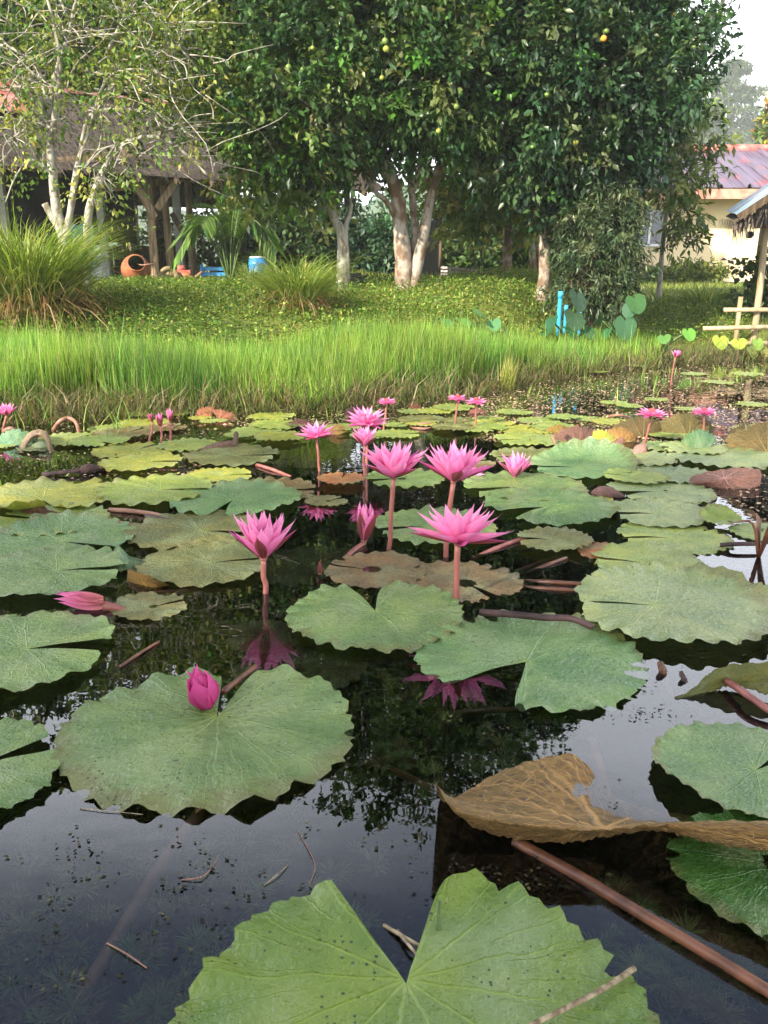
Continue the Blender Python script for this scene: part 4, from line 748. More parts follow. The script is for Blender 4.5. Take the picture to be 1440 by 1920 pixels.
# ------------------------------------------------------------------ lily pads
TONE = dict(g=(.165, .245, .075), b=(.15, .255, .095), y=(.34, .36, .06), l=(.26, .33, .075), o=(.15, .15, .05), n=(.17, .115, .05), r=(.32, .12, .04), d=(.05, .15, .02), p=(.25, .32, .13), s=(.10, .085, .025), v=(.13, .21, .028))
def pad_mesh(seed, rad, half, tooth=.046, wav=.004, up=(), dish=.004, lobes=.10, r0=.1):
    q = random.Random(seed); NR, NA = 14, 156; v = []; f = []; uv = []; ph = [q.uniform(0, 6.28) for _ in range(6)]; jag = [q.uniform(.55, 1.25) for _ in range(80)]; nt = q.choice((39, 52)); per = NA//nt
    tears = [(q.uniform(.5, 5.8), q.uniform(.015, .05), q.uniform(.03, .10)) for _ in range(q.choice((0, 1, 2, 3)))]
    for i_ in range(NR+1):
        r = (i_/NR)**.85
        for k in range(NA+1):
            hh = half*(1+.25*(r-.5)+.10*math.sin(r*5+ph[0])); g = max(.0015, hh-math.asin(min(1, r0*math.sin(hh)/max(r, 1e-4)))) if r > r0 else .0015; th = g+(2*math.pi-2*g)*k/NA
            rim = 1+.022*math.sin(2*th+ph[1])+.015*math.sin(3*th+ph[2])+.008*math.sin(7*th+ph[3])
            dth = min(th-g, 2*math.pi-g-th); rim *= 1-lobes*math.exp(-(dth/.16)**2)
            tt = (k % per)/per; rim += tooth*jag[(k//per) % 80]*(tt if per == 4 else tt*1.1)*r**6
            for ta, tw, td in tears: rim -= td*math.exp(-((th-ta)/tw)**2)*r**8
            x_, y_ = rad*r*rim*math.cos(th), rad*r*rim*math.sin(th)
            z = rad*(wav/.15*(.5*math.sin(3*th+ph[4])*r**3+.35*math.sin(8*th+ph[5])*r**4)+.022*math.sin(nt/2*th)*r**9+.020*math.sin(17*th+ph[2])*r**5*(.5+.5*math.sin(2*th+ph[0])))
            z += dish*math.exp(-(((x_/rad-r0)**2+(y_/rad)**2)/.06))*-1+.006*rad*abs(math.sin(th*6.5))*math.sin(r*3.1)
            for ud, uw, uh in up:
                da = (th-ud+math.pi) % (2*math.pi)-math.pi; z += uh*math.exp(-(da/uw)**2)*max(0, (r-.55)/.45)**2
            v.append((x_, y_, z)); uv.append((x_/rad-r0, y_/rad))
    for i_ in range(NR):
        for k in range(NA): b_ = i_*(NA+1)+k; f.append((b_, b_+1, b_+NA+2, b_+NA+1) if i_ else (b_, b_+NA+2, b_+NA+1))
    mb = MB(); mb.add(v, f); m = mb.mesh('lily_pad'); set_uv(m, uv); m.materials.append(MATS['lily_pad']); return m
def set_uv(m, uv):
    l = m.uv_layers.new(name='UVMap'); vi = np.empty(len(m.loops), np.int32); m.loops.foreach_get('vertex_index', vi); l.data.foreach_set('uv', np.array(uv, np.float32)[vi].ravel())
NPAD = [0]
def pad(cx, cy, w, nd, half, tone, label, z=None, group=None, up=(), **kw):
    NPAD[0] += 1; i_ = NPAD[0]; c = P(cx, cy); rad = S(w/2, c)
    if z is None: z = .005+.0028*(i_ % 6)
    nr = math.radians(nd); up = [(math.radians(u[0])-nr, u[1], u[2]) for u in up]
    o = bpy.data.objects.new('lily_pad', pad_mesh(i_*13+5, rad, math.radians(half), up=up, **kw)); col.objects.link(o); o.location = (c.x, c.y, z); o.rotation_euler = (R.uniform(-.006, .006), R.uniform(-.006, .006), nr)
    k = R.uniform(.9, 1.1); tn = TONE[tone]; o.color = (tn[0]*k*R.uniform(.95, 1.06), tn[1]*k, tn[2]*k*R.uniform(.9, 1.12), 1); tag(o, label, 'lily pad', group); return o
GP = 'lily pads floating on the pond'
pads = [
 (395, 1372, 525, 86, 11, 'g', 'large green lily pad with a dark pink bud resting at its notch', dict(wav=.006, r0=.2)),
 (785, 1985, 955, 97, 25, 'v', 'largest lily pad, olive green with a wide notch and black specks', dict(wav=.004, lobes=.04, r0=.36, up=((60, .5, .01),))),
 (-62, 1452, 345, 30, 10, 'g', 'green lily pad left of the one carrying the pink bud', {}),
 (35, 1228, 350, 3, 9, 'g', 'grey-green lily pad with a water-filled notch beside the fallen pink flower', dict(wav=.006)),
 (95, 1081, 275, 0, 5, 'g', 'green lily pad with fine pale veins in front of the dark folded leaf', {}),
 (108, 1014, 278, -28, 5, 'b', 'broad bluish lily pad with an upturned back rim, second from the fallen flower', dict(up=((110, .9, .02),))),
 (368, 996, 248, -18, 7, 'o', 'smooth olive-grey lily pad left of the half-open flower', {}),
 (382, 1061, 240, 8, 5, 'o', 'olive lily pad with a whitish crinkled front half', dict(wav=.007)),
 (440, 940, 240, -96, 6, 'b', 'bluish lily pad notched toward the viewer beyond the olive-grey pad', dict(up=((80, .6, .01),))),
 (505, 920, 185, 0, 5, 'n', 'tan lily pad partly under the bluish notched pad', dict(z=.003)),
 (292, 926, 215, -8, 8, 'l', 'long yellow-green lily pad beside the curled-edge pad', {}),
 (78, 934, 285, -60, 5, 'y', 'yellow-green lily pad with its curled brown front edge', dict(up=((-80, .7, .045),), wav=.007)),
 (95, 976, 215, 170, 6, 'l', 'green lily pad lying under the curled-edge pad', dict(z=.004)),
 (706, 1156, 328, 100, 15, 'g', 'round olive-green lily pad with an open notch below the twin tall flowers', dict(wav=.005)),
 (996, 1234, 424, -128, 22, 'b', 'large two-toned green lily pad with its notch open toward the reflected flower', dict(wav=.006, z=.004)),
 (1262, 1150, 364, 178, 4, 'p', 'pale grey-green lily pad with a raised far rim and a green hole at its centre', dict(r0=.2, up=((45, .8, .028), (110, .6, .012)), wav=.005, z=.022)),
 (578, 1050, 215, 150, 6, 's', 'drowned olive lily pad behind the small brown bud', dict(z=-.012)),
 (705, 1068, 195, 170, 4, 'n', 'brown lily pad reflecting the closed pink bud', dict(z=.002)),
 (868, 1090, 215, -60, 6, 'n', 'dark brown lily pad around the stem of the widest flower', dict(z=.002)),
 (812, 990, 230, 200, 6, 'g', 'green lily pad behind the widest flower', {}),
 (982, 918, 222, 200, 7, 'g', 'green lily pad below the cup flower, with its pink reflection', {}),
 (1030, 954, 244, 215, 11, 'b', 'green lily pad with a black notch, next nearer than the cup flower pad', dict(z=.014)),
 (1236, 967, 192, 190, 8, 'p', 'pale silvery lily pad beside the rippled water', dict(z=.012)),
 (1240, 922, 195, 195, 8, 'p', 'pale lily pad near the small rolled brown leaf', {}),
 (1262, 1008, 205, 185, 6, 'l', 'pale yellow-green lily pad under the silvery one', dict(z=.004)),
 (1213, 1060, 214, 172, 6, 'l', 'yellow-green lily pad with a sunken green centre beside the orange one', dict(wav=.008)),
 (1142, 1036, 112, 60, 6, 'r', 'small orange-brown lily pad under the yellow-green one', dict(z=.003)),
 (1038, 1020, 142, 183, 8, 'o', 'small flat olive-brown lily pad over the crossing stems', {}),
 (1350, 985, 75, -60, 10, 'l', 'small lifted yellow-green leaf beside the silvery pad', dict(up=((90, 1.2, .03),))),
 (1425, 1000, 110, 0, 6, 'l', 'pale lily pad behind the dry brown shoot', {}),
 (1432, 1118, 110, 100, 6, 'l', 'yellow-green lily pad behind the raised-rim pad', dict(z=.004)),
 (1405, 1456, 345, 30, 8, 'b', 'mint-green lily pad with a black-toothed rim above the big withered leaf', dict(tooth=.03, up=((200, .8, .02),))),
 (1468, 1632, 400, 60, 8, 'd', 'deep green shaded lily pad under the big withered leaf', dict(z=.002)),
 (1240, 1155+290, 30, 0, 5, 's', '', None),
 (452, 1172, 20, 0, 5, 's', '', None),
 (495, 1180, 150, 180, 5, 'n', 'drowned brown lily pad under the half-open flower reflection', dict(z=-.014)),
 (560, 1222, 260, 180, 5, 's', 'dark drowned lily pad under the round olive-green one', dict(z=-.02)),
 (575, 1130, 90, 180, 5, 's', 'small drowned green leaf left of the round olive pad', dict(z=-.01)),
 (280, 1138, 140, 20, 8, 'o', 'small grey ragged leaf beside the fallen pink flower', dict(z=.003, wav=.012)),
 (436, 857, 180, -10, 7, 'o', 'dull green lily pad with pale centre veins beyond the long yellow-green pad', {}),
 (412, 897, 120, 5, 4, 'y', 'narrow yellow lily pad nearer than the dull green one', {}),
 (266, 873, 152, 2, 8, 'y', 'yellow-green lily pad touching the maroon stalk', {}),
 (640, 906, 90, 80, 7, 'r', 'small orange-brown lily pad with a yellow centre', {}),
 (612, 940, 80, 30, 8, 'o', 'tiny grey lily pad near the reflected flowers', dict(z=.003)),
 (1000, 858, 158, 190, 5, 'o', 'dull olive lily pad behind the cup flower', {}),
 (868, 868, 120, 20, 6, 'n', 'brownish lily pad hidden behind the tall open flower', dict(z=.003)),
 (760, 897, 150, 200, 7, 'g', 'green lily pad behind the stems of the tall open flowers', dict(z=.003)),
 (1195, 865, 140, 200, 6, 'p', 'pale lily pad behind the folded grey-green leaf', {}),
 (1090, 880, 190, 185, 5, 'b', 'grey-green lily pad folded up along its far side next to the cup flower', dict(up=((70, .9, .07), (10, .6, .03)), z=.012)),
 (1120, 940, 60, 150, 8, 'y', 'small torn yellow leaf beside the rolled brown leaf', dict(wav=.02)),
]
for cx, cy, w, nd, hf, tn, lb, kw in pads:
    if kw is not None: pad(cx, cy, w, nd, hf, tn, lb, **kw)
FARL = dict(y='yellow lily pad in the sunlit far band of the pond', l='light green lily pad in the sunlit far band of the pond', n='brown lily pad in the sunlit far band of the pond', o='olive lily pad in the sunlit far band of the pond', g='dark green lily pad in the sunlit far band of the pond')
far = [(250, 847, 150, 20, 'y'), (352, 838, 116, 170, 'l'), (130, 828, 120, 10, 'l'), (235, 817, 112, 0, 'n'), (185, 834, 110, 0, 'l'), (210, 805, 90, 10, 'l'), (270, 795, 95, 20, 'y'), (310, 805, 80, 0, 'n'), (330, 779, 62, 0, 'l'), (260, 782, 60, 0, 'l'), (525, 825, 100, 0, 'y'), (480, 809, 95, 0, 'l'), (520, 798, 105, 0, 'l'), (510, 784, 88, 0, 'y'), (450, 820, 60, 0, 'l'), (570, 800, 70, 0, 'o'), (640, 808, 70, 0, 'l'), (690, 818, 70, 0, 'g'), (745, 816, 88, 0, 'l'), (790, 790, 90, 0, 'o'), (775, 776, 60, 0, 'l'), (815, 776, 70, 20, 'y'), (850, 770, 80, 0, 'l'), (860, 790, 70, 0, 'o'), (915, 788, 60, 0, 'l'), (925, 797, 80, 0, 'y'), (900, 806, 100, 0, 'l'), (850, 806, 80, 0, 'o'), (965, 779, 68, 0, 'l'), (1010, 790, 80, 0, 'l'), (985, 808, 110, 0, 'y'), (1040, 805, 90, 0, 'l'), (985, 828, 120, 190, 'l'), (1060, 832, 130, 0, 'l'), (1055, 788, 60, 0, 'l'), (1105, 787, 62, 0, 'l'), (1145, 793, 70, 0, 'y'), (740, 800, 50, 0, 'l'), (700, 796, 50, 0, 'o'), (400, 795, 50, 0, 'l'), (430, 765, 50, 0, 'g'), (560, 760, 60, 0, 'l'), (620, 762, 60, 0, 'l'), (460, 760, 40, 0, 'l'), (375, 788, 45, 0, 'y'), (790, 800, 60, 0, 'y'), (690, 780, 46, 0, 'l'), (600, 815, 40, 0, 'l'), (0, 838, 60, 0, 'l'), (60, 845, 50, 0, 'o'), (1180, 765, 50, 0, 'l')]
for cx, cy, w, nd, tn in far: pad(cx, cy, w, nd+R.uniform(-60, 60), 6, tn, FARL[tn], group='lily pads in the sunlit far band')
for cx, cy, w, nd, tn in [(1350, 862, 200, 190, 'p'), (1300, 848, 120, 170, 'p'), (1400, 845, 110, 10, 'p'), (1260, 840, 110, 10, 'g'), (1260, 893, 150, 190, 'p'), (1420, 810, 90, 0, 'l'), (1190, 900, 120, 190, 'l'), (1250, 822, 80, 0, 'l')]:
    pad(cx, cy, w, nd+R.uniform(-40, 40), 6, tn, 'pale silvery lily pad among the withered upright leaves on the right', group='pale pads among withered leaves')
for cx, cy, w in [(1230, 750, 45), (1150, 757, 50), (1345, 719, 60), (1120, 700, 40), (1400, 705, 60), (1190, 690, 40), (1300, 702, 50), (1410, 760, 60), (1290, 770, 50)]:
    pad(cx, cy, w, R.uniform(0, 360), 7, 'l', 'tiny far lily pad among the floating brown weed', group='tiny far lily pads')

# ------------------------------------------------------------------ lofted leaves (curled, lifted, withered)
def loft(curves, nu=48, nv=6, wob=.003, seed=1):
    q = random.Random(seed); cs = []
    for c in curves:
        sp_ = smooth_path(c, 14); L = [0]
        for a, b in zip(sp_, sp_[1:]): L.append(L[-1]+(b-a).length)
        cs.append([tuple(np.interp(u*L[-1], L, [p[k] for p in sp_]) for k in range(3)) for u in np.linspace(0, 1, nu+1)])
    v = []; f = []; uv = []; rows = None
    cols_ = [smooth_path([c[i_] for c in cs], nv) for i_ in range(nu+1)]; m = len(cols_[0])
    for i_, cc in enumerate(cols_):
        for j_, p in enumerate(cc): v.append((p.x, p.y, p.z+wob*math.sin(i_*1.1+j_)*q.random()+wob*.6*math.sin(i_*2.7)*j_/m)); uv.append(((i_/nu-.5)*2, j_/(m-1)*2-.999))
    for i_ in range(nu):
        for j_ in range(m-1): b_ = i_*m+j_; f.append((b_, b_+m, b_+m+1, b_+1))
    mb = MB(); mb.add(v, f); ms = mb.mesh('leaf'); set_uv(ms, uv); return ms
def Z(pts): return [P(x, y, z) if True else 0 for x, y, z in pts]
def leaf_obj(name, ms, mat, colr, label, cat='withered leaf', group=None):
    o = link(name, ms, mat); o.color = (*colr, 1); rebase(o); return tag(o, label, cat, group)
big = loft([Z([(832, 1505, .002), (880, 1480, .004), (930, 1450, .005), (1000, 1425, .006), (1070, 1414, .008), (1105, 1440, .003), (1145, 1490, -.008), (1230, 1520, -.02), (1330, 1528, -.015), (1500, 1520, -.01)]),
            Z([(822, 1490, .01), (890, 1505, .010), (960, 1500, .007), (1040, 1500, .005), (1110, 1510, .001), (1180, 1530, -.008), (1260, 1540, -.014), (1350, 1545, -.006), (1520, 1545, .0)]),
            Z([(814, 1462, .085), (850, 1510, .075), (930, 1533, .062), (1040, 1545, .055), (1120, 1552, .052), (1220, 1546, .055), (1330, 1540, .075), (1530, 1545, .10)]),
            Z([(822, 1478, .075), (862, 1530, .06), (945, 1550, .046), (1050, 1562, .04), (1130, 1560, .042), (1230, 1552, .05), (1340, 1575, .060), (1530, 1600, .075)]),
            Z([(842, 1500, .04), (885, 1548, .022), (960, 1572, .012), (1060, 1580, .010), (1140, 1568, .022), (1235, 1558, .04), (1345, 1582, .052), (1530, 1612, .06)])], 90, 5, .0025, 3)
leaf_obj('withered_lily_leaf', big, 'dead_leaf', (.20, .12, .038), 'big withered brown lily leaf holding water, its pale near edge lifted')
lift = loft([Z([(1265, 1308, .0), (1300, 1290, .012), (1330, 1262, .03), (1370, 1246, .045), (1410, 1243, .05), (1500, 1238, .06)]), Z([(1266, 1310, .0), (1310, 1296, .006), (1340, 1280, .012), (1372, 1276, .012), (1420, 1275, .02), (1510, 1270, .03)]), Z([(1270, 1313, -.002), (1310, 1305, -.004), (1350, 1292, .002), (1380, 1285, .008), (1430, 1300, .012), (1510, 1310, .015)])], 46, 6, .003, 5)
leaf_obj('lifted_lily_leaf', lift, 'lily_pad', (.16, .16, .035), 'olive lily leaf lifted off the water on the right, showing its ribbed underside', 'lily pad')
dk = loft([Z([(208, 1046, .0), (214, 1030, .02), (222, 1022, .05), (240, 1040, .03), (268, 1050, .012)]), Z([(205, 1060, .004), (220, 1055, .016), (240, 1056, .02), (262, 1052, .012), (275, 1055, .006)]), Z([(208, 1075, .0), (228, 1070, .008), (245, 1066, .01), (262, 1060, .006), (275, 1058, .0)])], 26, 5, .003, 6)
leaf_obj('folded_lily_leaf', dk, 'lily_pad', (.05, .12, .05), 'small dark green leaf folded upright between two pads', 'lily pad')
dk = loft([Z([(240, 1068, .022), (275, 1078, .03), (300, 1090, .02), (318, 1096, .004)]), Z([(238, 1085, .004), (265, 1092, .006), (290, 1098, .004), (316, 1098, .0)]), Z([(236, 1095, -.004), (262, 1100, -.004), (290, 1106, -.004), (315, 1100, -.004)])], 22, 5, .003, 7)
leaf_obj('lily_leaf_underside', dk, 'dead_leaf', (0.186, 0.112, 0.0186), 'small brown-yellow leaf turned over under the dark folded leaf', 'lily pad')
def fan(cx, cy, w, h, a0, a1, yaw, mat, colr, label, curl=.3, lean=.25, group=None, name='withered_leaf', z0=-.004):
    c = P(cx, cy); Rr = S(max(w/2, h), c); v = []; f = []; uv = []; NA, NR = 30, 8; q = random.Random(int(cx*7+cy)); yw = math.radians(yaw)
    sx = S(w/2, c)/Rr; sz = S(h, c)/Rr
    for i_ in range(NR+1):
        r = .04+.96*i_/NR
        for k in range(NA+1):
            a = math.radians(a0+(a1-a0)*k/NA); rim = 1+.05*math.sin(k*1.9+cx)+.04*q.uniform(-1, 1)*(r > .9)+.03*math.sin(k*3.1)
            lx, lz = Rr*r*rim*math.cos(a)*sx, Rr*r*rim*math.sin(a)*sz; ly = lean*lz+curl*Rr*((lx/Rr)**2)*2+.03*Rr*math.sin(a*9)*r
            v.append((c.x+lx*math.cos(yw)-ly*math.sin(yw), c.y+lx*math.sin(yw)+ly*math.cos(yw), max(z0, lz+z0+.01*Rr*math.sin(a*5)))); uv.append((r*math.cos(a), r*math.sin(a)))
    for i_ in range(NR):
        for k in range(NA): b_ = i_*(NA+1)+k; f.append((b_, b_+1, b_+NA+2, b_+NA+1))
    mb = MB(); mb.add(v, f); ms = mb.mesh('leaf'); set_uv(ms, uv); return leaf_obj(name, ms, mat, colr, label, group=group)
fan(392, 785, 56, 24, 60, 185, 10, 'dead_leaf', (0.26, 0.105, 0.0558), 'salmon-brown withered leaf standing like a wing, the taller of a pair', .2, .1)
fan(410, 787, 66, 20, -5, 110, -8, 'dead_leaf', (0.248, 0.0992, 0.0558), 'salmon-brown withered leaf standing like a wing, the lower of a pair', .2, .1)
fan(1085, 836, 92, 36, 5, 175, 0, 'dead_leaf', (0.124, 0.062, 0.0465), 'reticulated brown leaf standing upright behind the yellow leaf', .25, .5)
fan(1205, 822, 110, 40, 20, 175, 5, 'dead_leaf', (0.0806, 0.0589, 0.0186), 'dark olive withered leaf standing behind the flat pink flower', .2, .45)
fan(1290, 822, 116, 46, 5, 165, -4, 'dead_leaf', (0.0806, 0.0682, 0.0186), 'dark olive withered leaf with a ragged top behind the pale pink flower', .2, .45)
fan(1440, 850, 130, 55, 40, 175, 8, 'dead_leaf', (0.124, 0.093, 0.031), 'tan ribbed withered leaf cupped upright at the pond\'s right', .3, .5)
fan(1400, 835, 60, 40, 80, 175, 20, 'dead_leaf', (0.0992, 0.0744, 0.0248), 'narrow olive withered leaf behind the tan ribbed one', .3, .4)
fan(1125, 838, 62, 28, 20, 190, -10, 'lily_pad', (.36, .34, .02), 'bright yellow leaf standing on edge beside the reticulated brown leaf', .3, 1.2)
fan(1050, 815, 50, 18, 10, 175, 0, 'dead_leaf', (0.186, 0.124, 0.0248), 'small golden-brown lifted leaf on a thin stalk', .3, .8)
fan(1310, 850, 72, 40, 30, 160, -20, 'lily_pad', (.07, .15, .07), 'blue-green folded leaf between the withered leaves', .5, .9)
fan(565, 792+10, 60, 16, 10, 170, 0, 'dead_leaf', (0.0744, 0.031, 0.0248), 'dark brown shrivelled leaf behind the sunlit flower left of the stems', .2, .6)
fan(668, 778, 46, 16, 20, 170, 0, 'dead_leaf', (0.062, 0.031, 0.031), 'dark shrivelled leaf behind the highest pink flower', .2, .3)
fan(778, 772, 28, 16, 20, 170, 0, 'dead_leaf', (0.136, 0.0496, 0.0248), 'small reddish dry leaf right of the far small flower', .2, .3)
fan(895, 776, 44, 10, 20, 170, 0, 'dead_leaf', (0.149, 0.062, 0.0496), 'flat reddish dry leaf behind the far paired flowers', .2, .5)
fan(632, 815, 44, 20, 20, 170, 0, 'dead_leaf', (0.223, 0.136, 0.0372), 'yellow and brown dry leaf between the two sunlit flowers', .2, .3)
fan(20, 838, 80, 30, 5, 170, 0, 'lily_pad', (.10, .21, .11), 'blue-green leaf lifted beside the arching curled leaf', .3, 1.0)
fan(1165, 745+85, 70, 26, 5, 160, 0, 'dead_leaf', (0.248, 0.136, 0.0372), 'orange-tan crumpled leaf behind the rolled brown one', .3, .9)
# draped pinkish leaf on the right, arching curled leaf on the left
dr = loft([Z([(1282, 905, .0), (1300, 892, .02), (1330, 884, .035), (1380, 877, .05), (1425, 880, .05)]), Z([(1284, 908, .0), (1310, 902, .02), (1345, 898, .03), (1390, 893, .035), (1428, 892, .035)]), Z([(1285, 912, -.003), (1320, 912, .0), (1350, 915, .0), (1395, 917, .0), (1425, 912, .0)])], 36, 6, .003, 8)
leaf_obj('withered_leaf', dr, 'dead_leaf', (0.248, 0.124, 0.093), 'pinkish-brown ribbed leaf draped over the water near the ripples')
ar = loft([Z([(34, 845, .0), (45, 822, .03), (58, 808, .05), (80, 806, .055), (92, 815, .045), (100, 842, .0)]), Z([(38, 848, .0), (50, 828, .03), (62, 815, .052), (80, 813, .056), (90, 822, .045), (97, 846, .0)]), Z([(44, 850, .0), (54, 832, .02), (65, 822, .035), (78, 820, .04), (86, 828, .03), (92, 848, .0)])], 36, 5, .003, 9)
leaf_obj('withered_leaf', ar, 'dead_leaf', (0.26, 0.186, 0.112), 'tan dead leaf curled into an arch over a small green one')
fan(70, 846, 44, 16, 10, 170, 0, 'lily_pad', (.22, .28, .16), 'small pale green leaf under the arching dead leaf', .3, 1.2)
cb = loft([Z([(40, 952, .004), (62, 938, .02), (75, 940, .02), (85, 952, .006)]), Z([(35, 962, .0), (60, 955, .015), (80, 955, .014), (100, 960, .0)]), Z([(36, 968, -.003), (70, 968, .0), (120, 966, .004), (150, 960, .0)])], 24, 5, .004, 10)
leaf_obj('withered_leaf', cb, 'dead_leaf', (0.136, 0.0682, 0.0372), 'brown netted leaf scrap on the curled front edge of the yellow-green pad')
def roll(pts, r, label, colr, mat='dead_leaf', name='rolled_leaf', cat='withered leaf'):
    path = smooth_path(Z(pts), 6); n_ = len(path); q = random.Random(int(pts[0][0]))
    v, f = tube(path, [r*(.55+.5*math.sin(math.pi*min(1, i_/(n_-1)*1.15))+.12*q.uniform(-1, 1)) for i_ in range(n_)], 12); mb = MB(); mb.add(v, f); ms = mb.mesh('leaf'); set_uv(ms, [(math.cos(k % 12*.52)*(.2+k/len(v)), math.sin(k % 12*.52)*(.2+k/len(v))) for k in range(len(v))])
    return leaf_obj(name, ms, mat, colr, label, cat)
roll([(375, 845, .005), (405, 838, .012), (432, 834, .016), (440, 832, .02), (443, 812, .05)], .017, 'dark brown rolled leaf with an upturned tip beyond the dull green pad', (.13, .08, .06))
roll([(150, 885, .006), (160, 880, .016), (175, 878, .014), (200, 880, .004)], .016, 'dark crumpled leaf end at the tip of the maroon stalk', (.08, .045, .04))
roll([(1150, 850, .0), (1158, 836, .03), (1168, 822, .06)], .024, 'brown leaf rolled into a dark funnel between the withered leaves', (.24, .13, .10))
roll([(1188, 858, .0), (1200, 845, .018), (1208, 838, .026)], .024, 'tan rolled leaf at the foot of the flat pink flower', (.38, .22, .18))
roll([(1112, 925, .006), (1130, 922, .02), (1150, 925, .016), (1164, 930, .004)], .018, 'small rolled brown leaf with pink ribs among the green pads', (.16, .09, .08))
roll([(1236, 1240, .018), (1241, 1252, .008), (1248, 1272, -.008), (1262, 1310, -.03)], .0065, 'brown stalk tip poking up from the pale water beside the two-toned pad', (.2, .1, .05), 'stem_brown', 'stalk_stub', 'stalk')
roll([(1276, 1258, .014), (1280, 1268, .006), (1287, 1285, -.006), (1300, 1320, -.03)], .005, 'dark stalk tip next to the lifted olive leaf', (.2, .1, .05), 'stem_dark', 'stalk_stub', 'stalk')
# dry shoot at the right
mb = MB(); b = P(1422, 1045)
for k in range(9):
    a = R.uniform(0, 6.28); tp = b+Vector((math.cos(a)*.05, math.sin(a)*.05, R.uniform(.05, .13))); mb.add(*tube(smooth_path([b, b.lerp(tp, .6)+Vector((0, 0, .03)), tp+Vector((math.cos(a)*.04, 0, -.01))], 4), lerp_list(.005, .0015, 9), 5))
tag(rebase(mb.build('dry_shoot', 'stem_brown')), 'dry brown tangled shoot sticking out of the water on the right', 'plant')

# ------------------------------------------------------------------ flowers
def petal_mesh(name, wd, curl, mat):
    NU, NV = 6, 9; v = []; f = []; uv = []
    for j_ in range(NV+1):
        s_ = j_/NV; w = wd*(math.sin(math.pi*min(1, .10+.90*s_**.85))**.75)*(1-s_**5)
        for i_ in range(NU+1):
            t_ = i_/NU*2-1; v.append((s_-.08*abs(curl)*s_*s_, t_*w/2, curl*(s_*s_*.9-s_*.35)+.9*wd*(t_*t_)*.35*math.sin(math.pi*min(1, s_+.12)))); uv.append((i_/NU, s_))
    for j_ in range(NV):
        for i_ in range(NU): b_ = j_*(NU+1)+i_; f.append((b_, b_+1, b_+NU+2, b_+NU+1))
    mb = MB(); mb.add(v, f); m = mb.mesh(name); set_uv(m, uv); m.materials.append(MATS[mat]); return m
PET = [petal_mesh('petal', .30, .16, 'petal'), petal_mesh('petal', .27, .06, 'petal'), petal_mesh('petal', .32, .24, 'petal')]
PETD = [petal_mesh('petal', .42, .42, 'petal_deep')]; PETB = [petal_mesh('petal', .30, .34, 'petal')]; PETW = [petal_mesh('petal', .22, .3, 'petal_dry')]
SEP = petal_mesh('sepal', .25, .14, 'sepal'); SEPB = petal_mesh('sepal', .34, .36, 'sepal')
def stamens():
    mb = MB(); uv = []
    for k in range(26):
        a = k*2.39996; rr = .02+.06*(k/26); e = math.radians(78-24*(k/26)); d = Vector((math.cos(a)*math.cos(e), math.sin(a)*math.cos(e), math.sin(e))); p = Vector((math.cos(a)*rr, math.sin(a)*rr, .02)); L_ = .34-.05*(k/26)
        v, f = tube([p, p+d*L_*.5, p+d*L_*.9-Vector((math.cos(a), math.sin(a), 0))*.03, p+d*L_-Vector((math.cos(a), math.sin(a), 0))*.05], [.018, .022, .016, .006], 5); mb.add(v, f); uv += [(.5, (i_//5)/3) for i_ in range(len(v))]
    m = mb.mesh('stamens'); set_uv(m, uv); m.materials.append(MATS['stamen']); return m
STAM = stamens()
KIND = {  # whorls: (count, elevation, length, base radius)
 'wide': ([(4, 2, .97, .05), (8, 12, 1.0, .05), (8, 30, .97, .04), (8, 50, .86, .03), (3, 66, .6, .02)], True),
 'cup': ([(4, 26, .95, .05), (8, 33, 1.0, .05), (8, 47, .97, .04), (7, 61, .9, .03), (5, 74, .7, .02)], True),
 'half': ([(4, 40, .95, .05), (7, 47, 1.0, .05), (7, 60, .98, .04), (6, 72, .9, .03)], True),
 'flat': ([(4, -8, .95, .05), (8, 0, 1.0, .05), (8, 12, .97, .04), (7, 26, .8, .03)], True),
 'bud': ([(4, 81, 1.0, .06), (5, 82, 1.0, .05), (5, 86, .95, .03)], False),
 'plump': ([(4, 58, 1.0, .10), (5, 64, 1.02, .08), (5, 74, .98, .04)], False),
 'tulip': ([(4, 66, .92, .06), (6, 70, 1.0, .05), (6, 78, .97, .03)], False)}
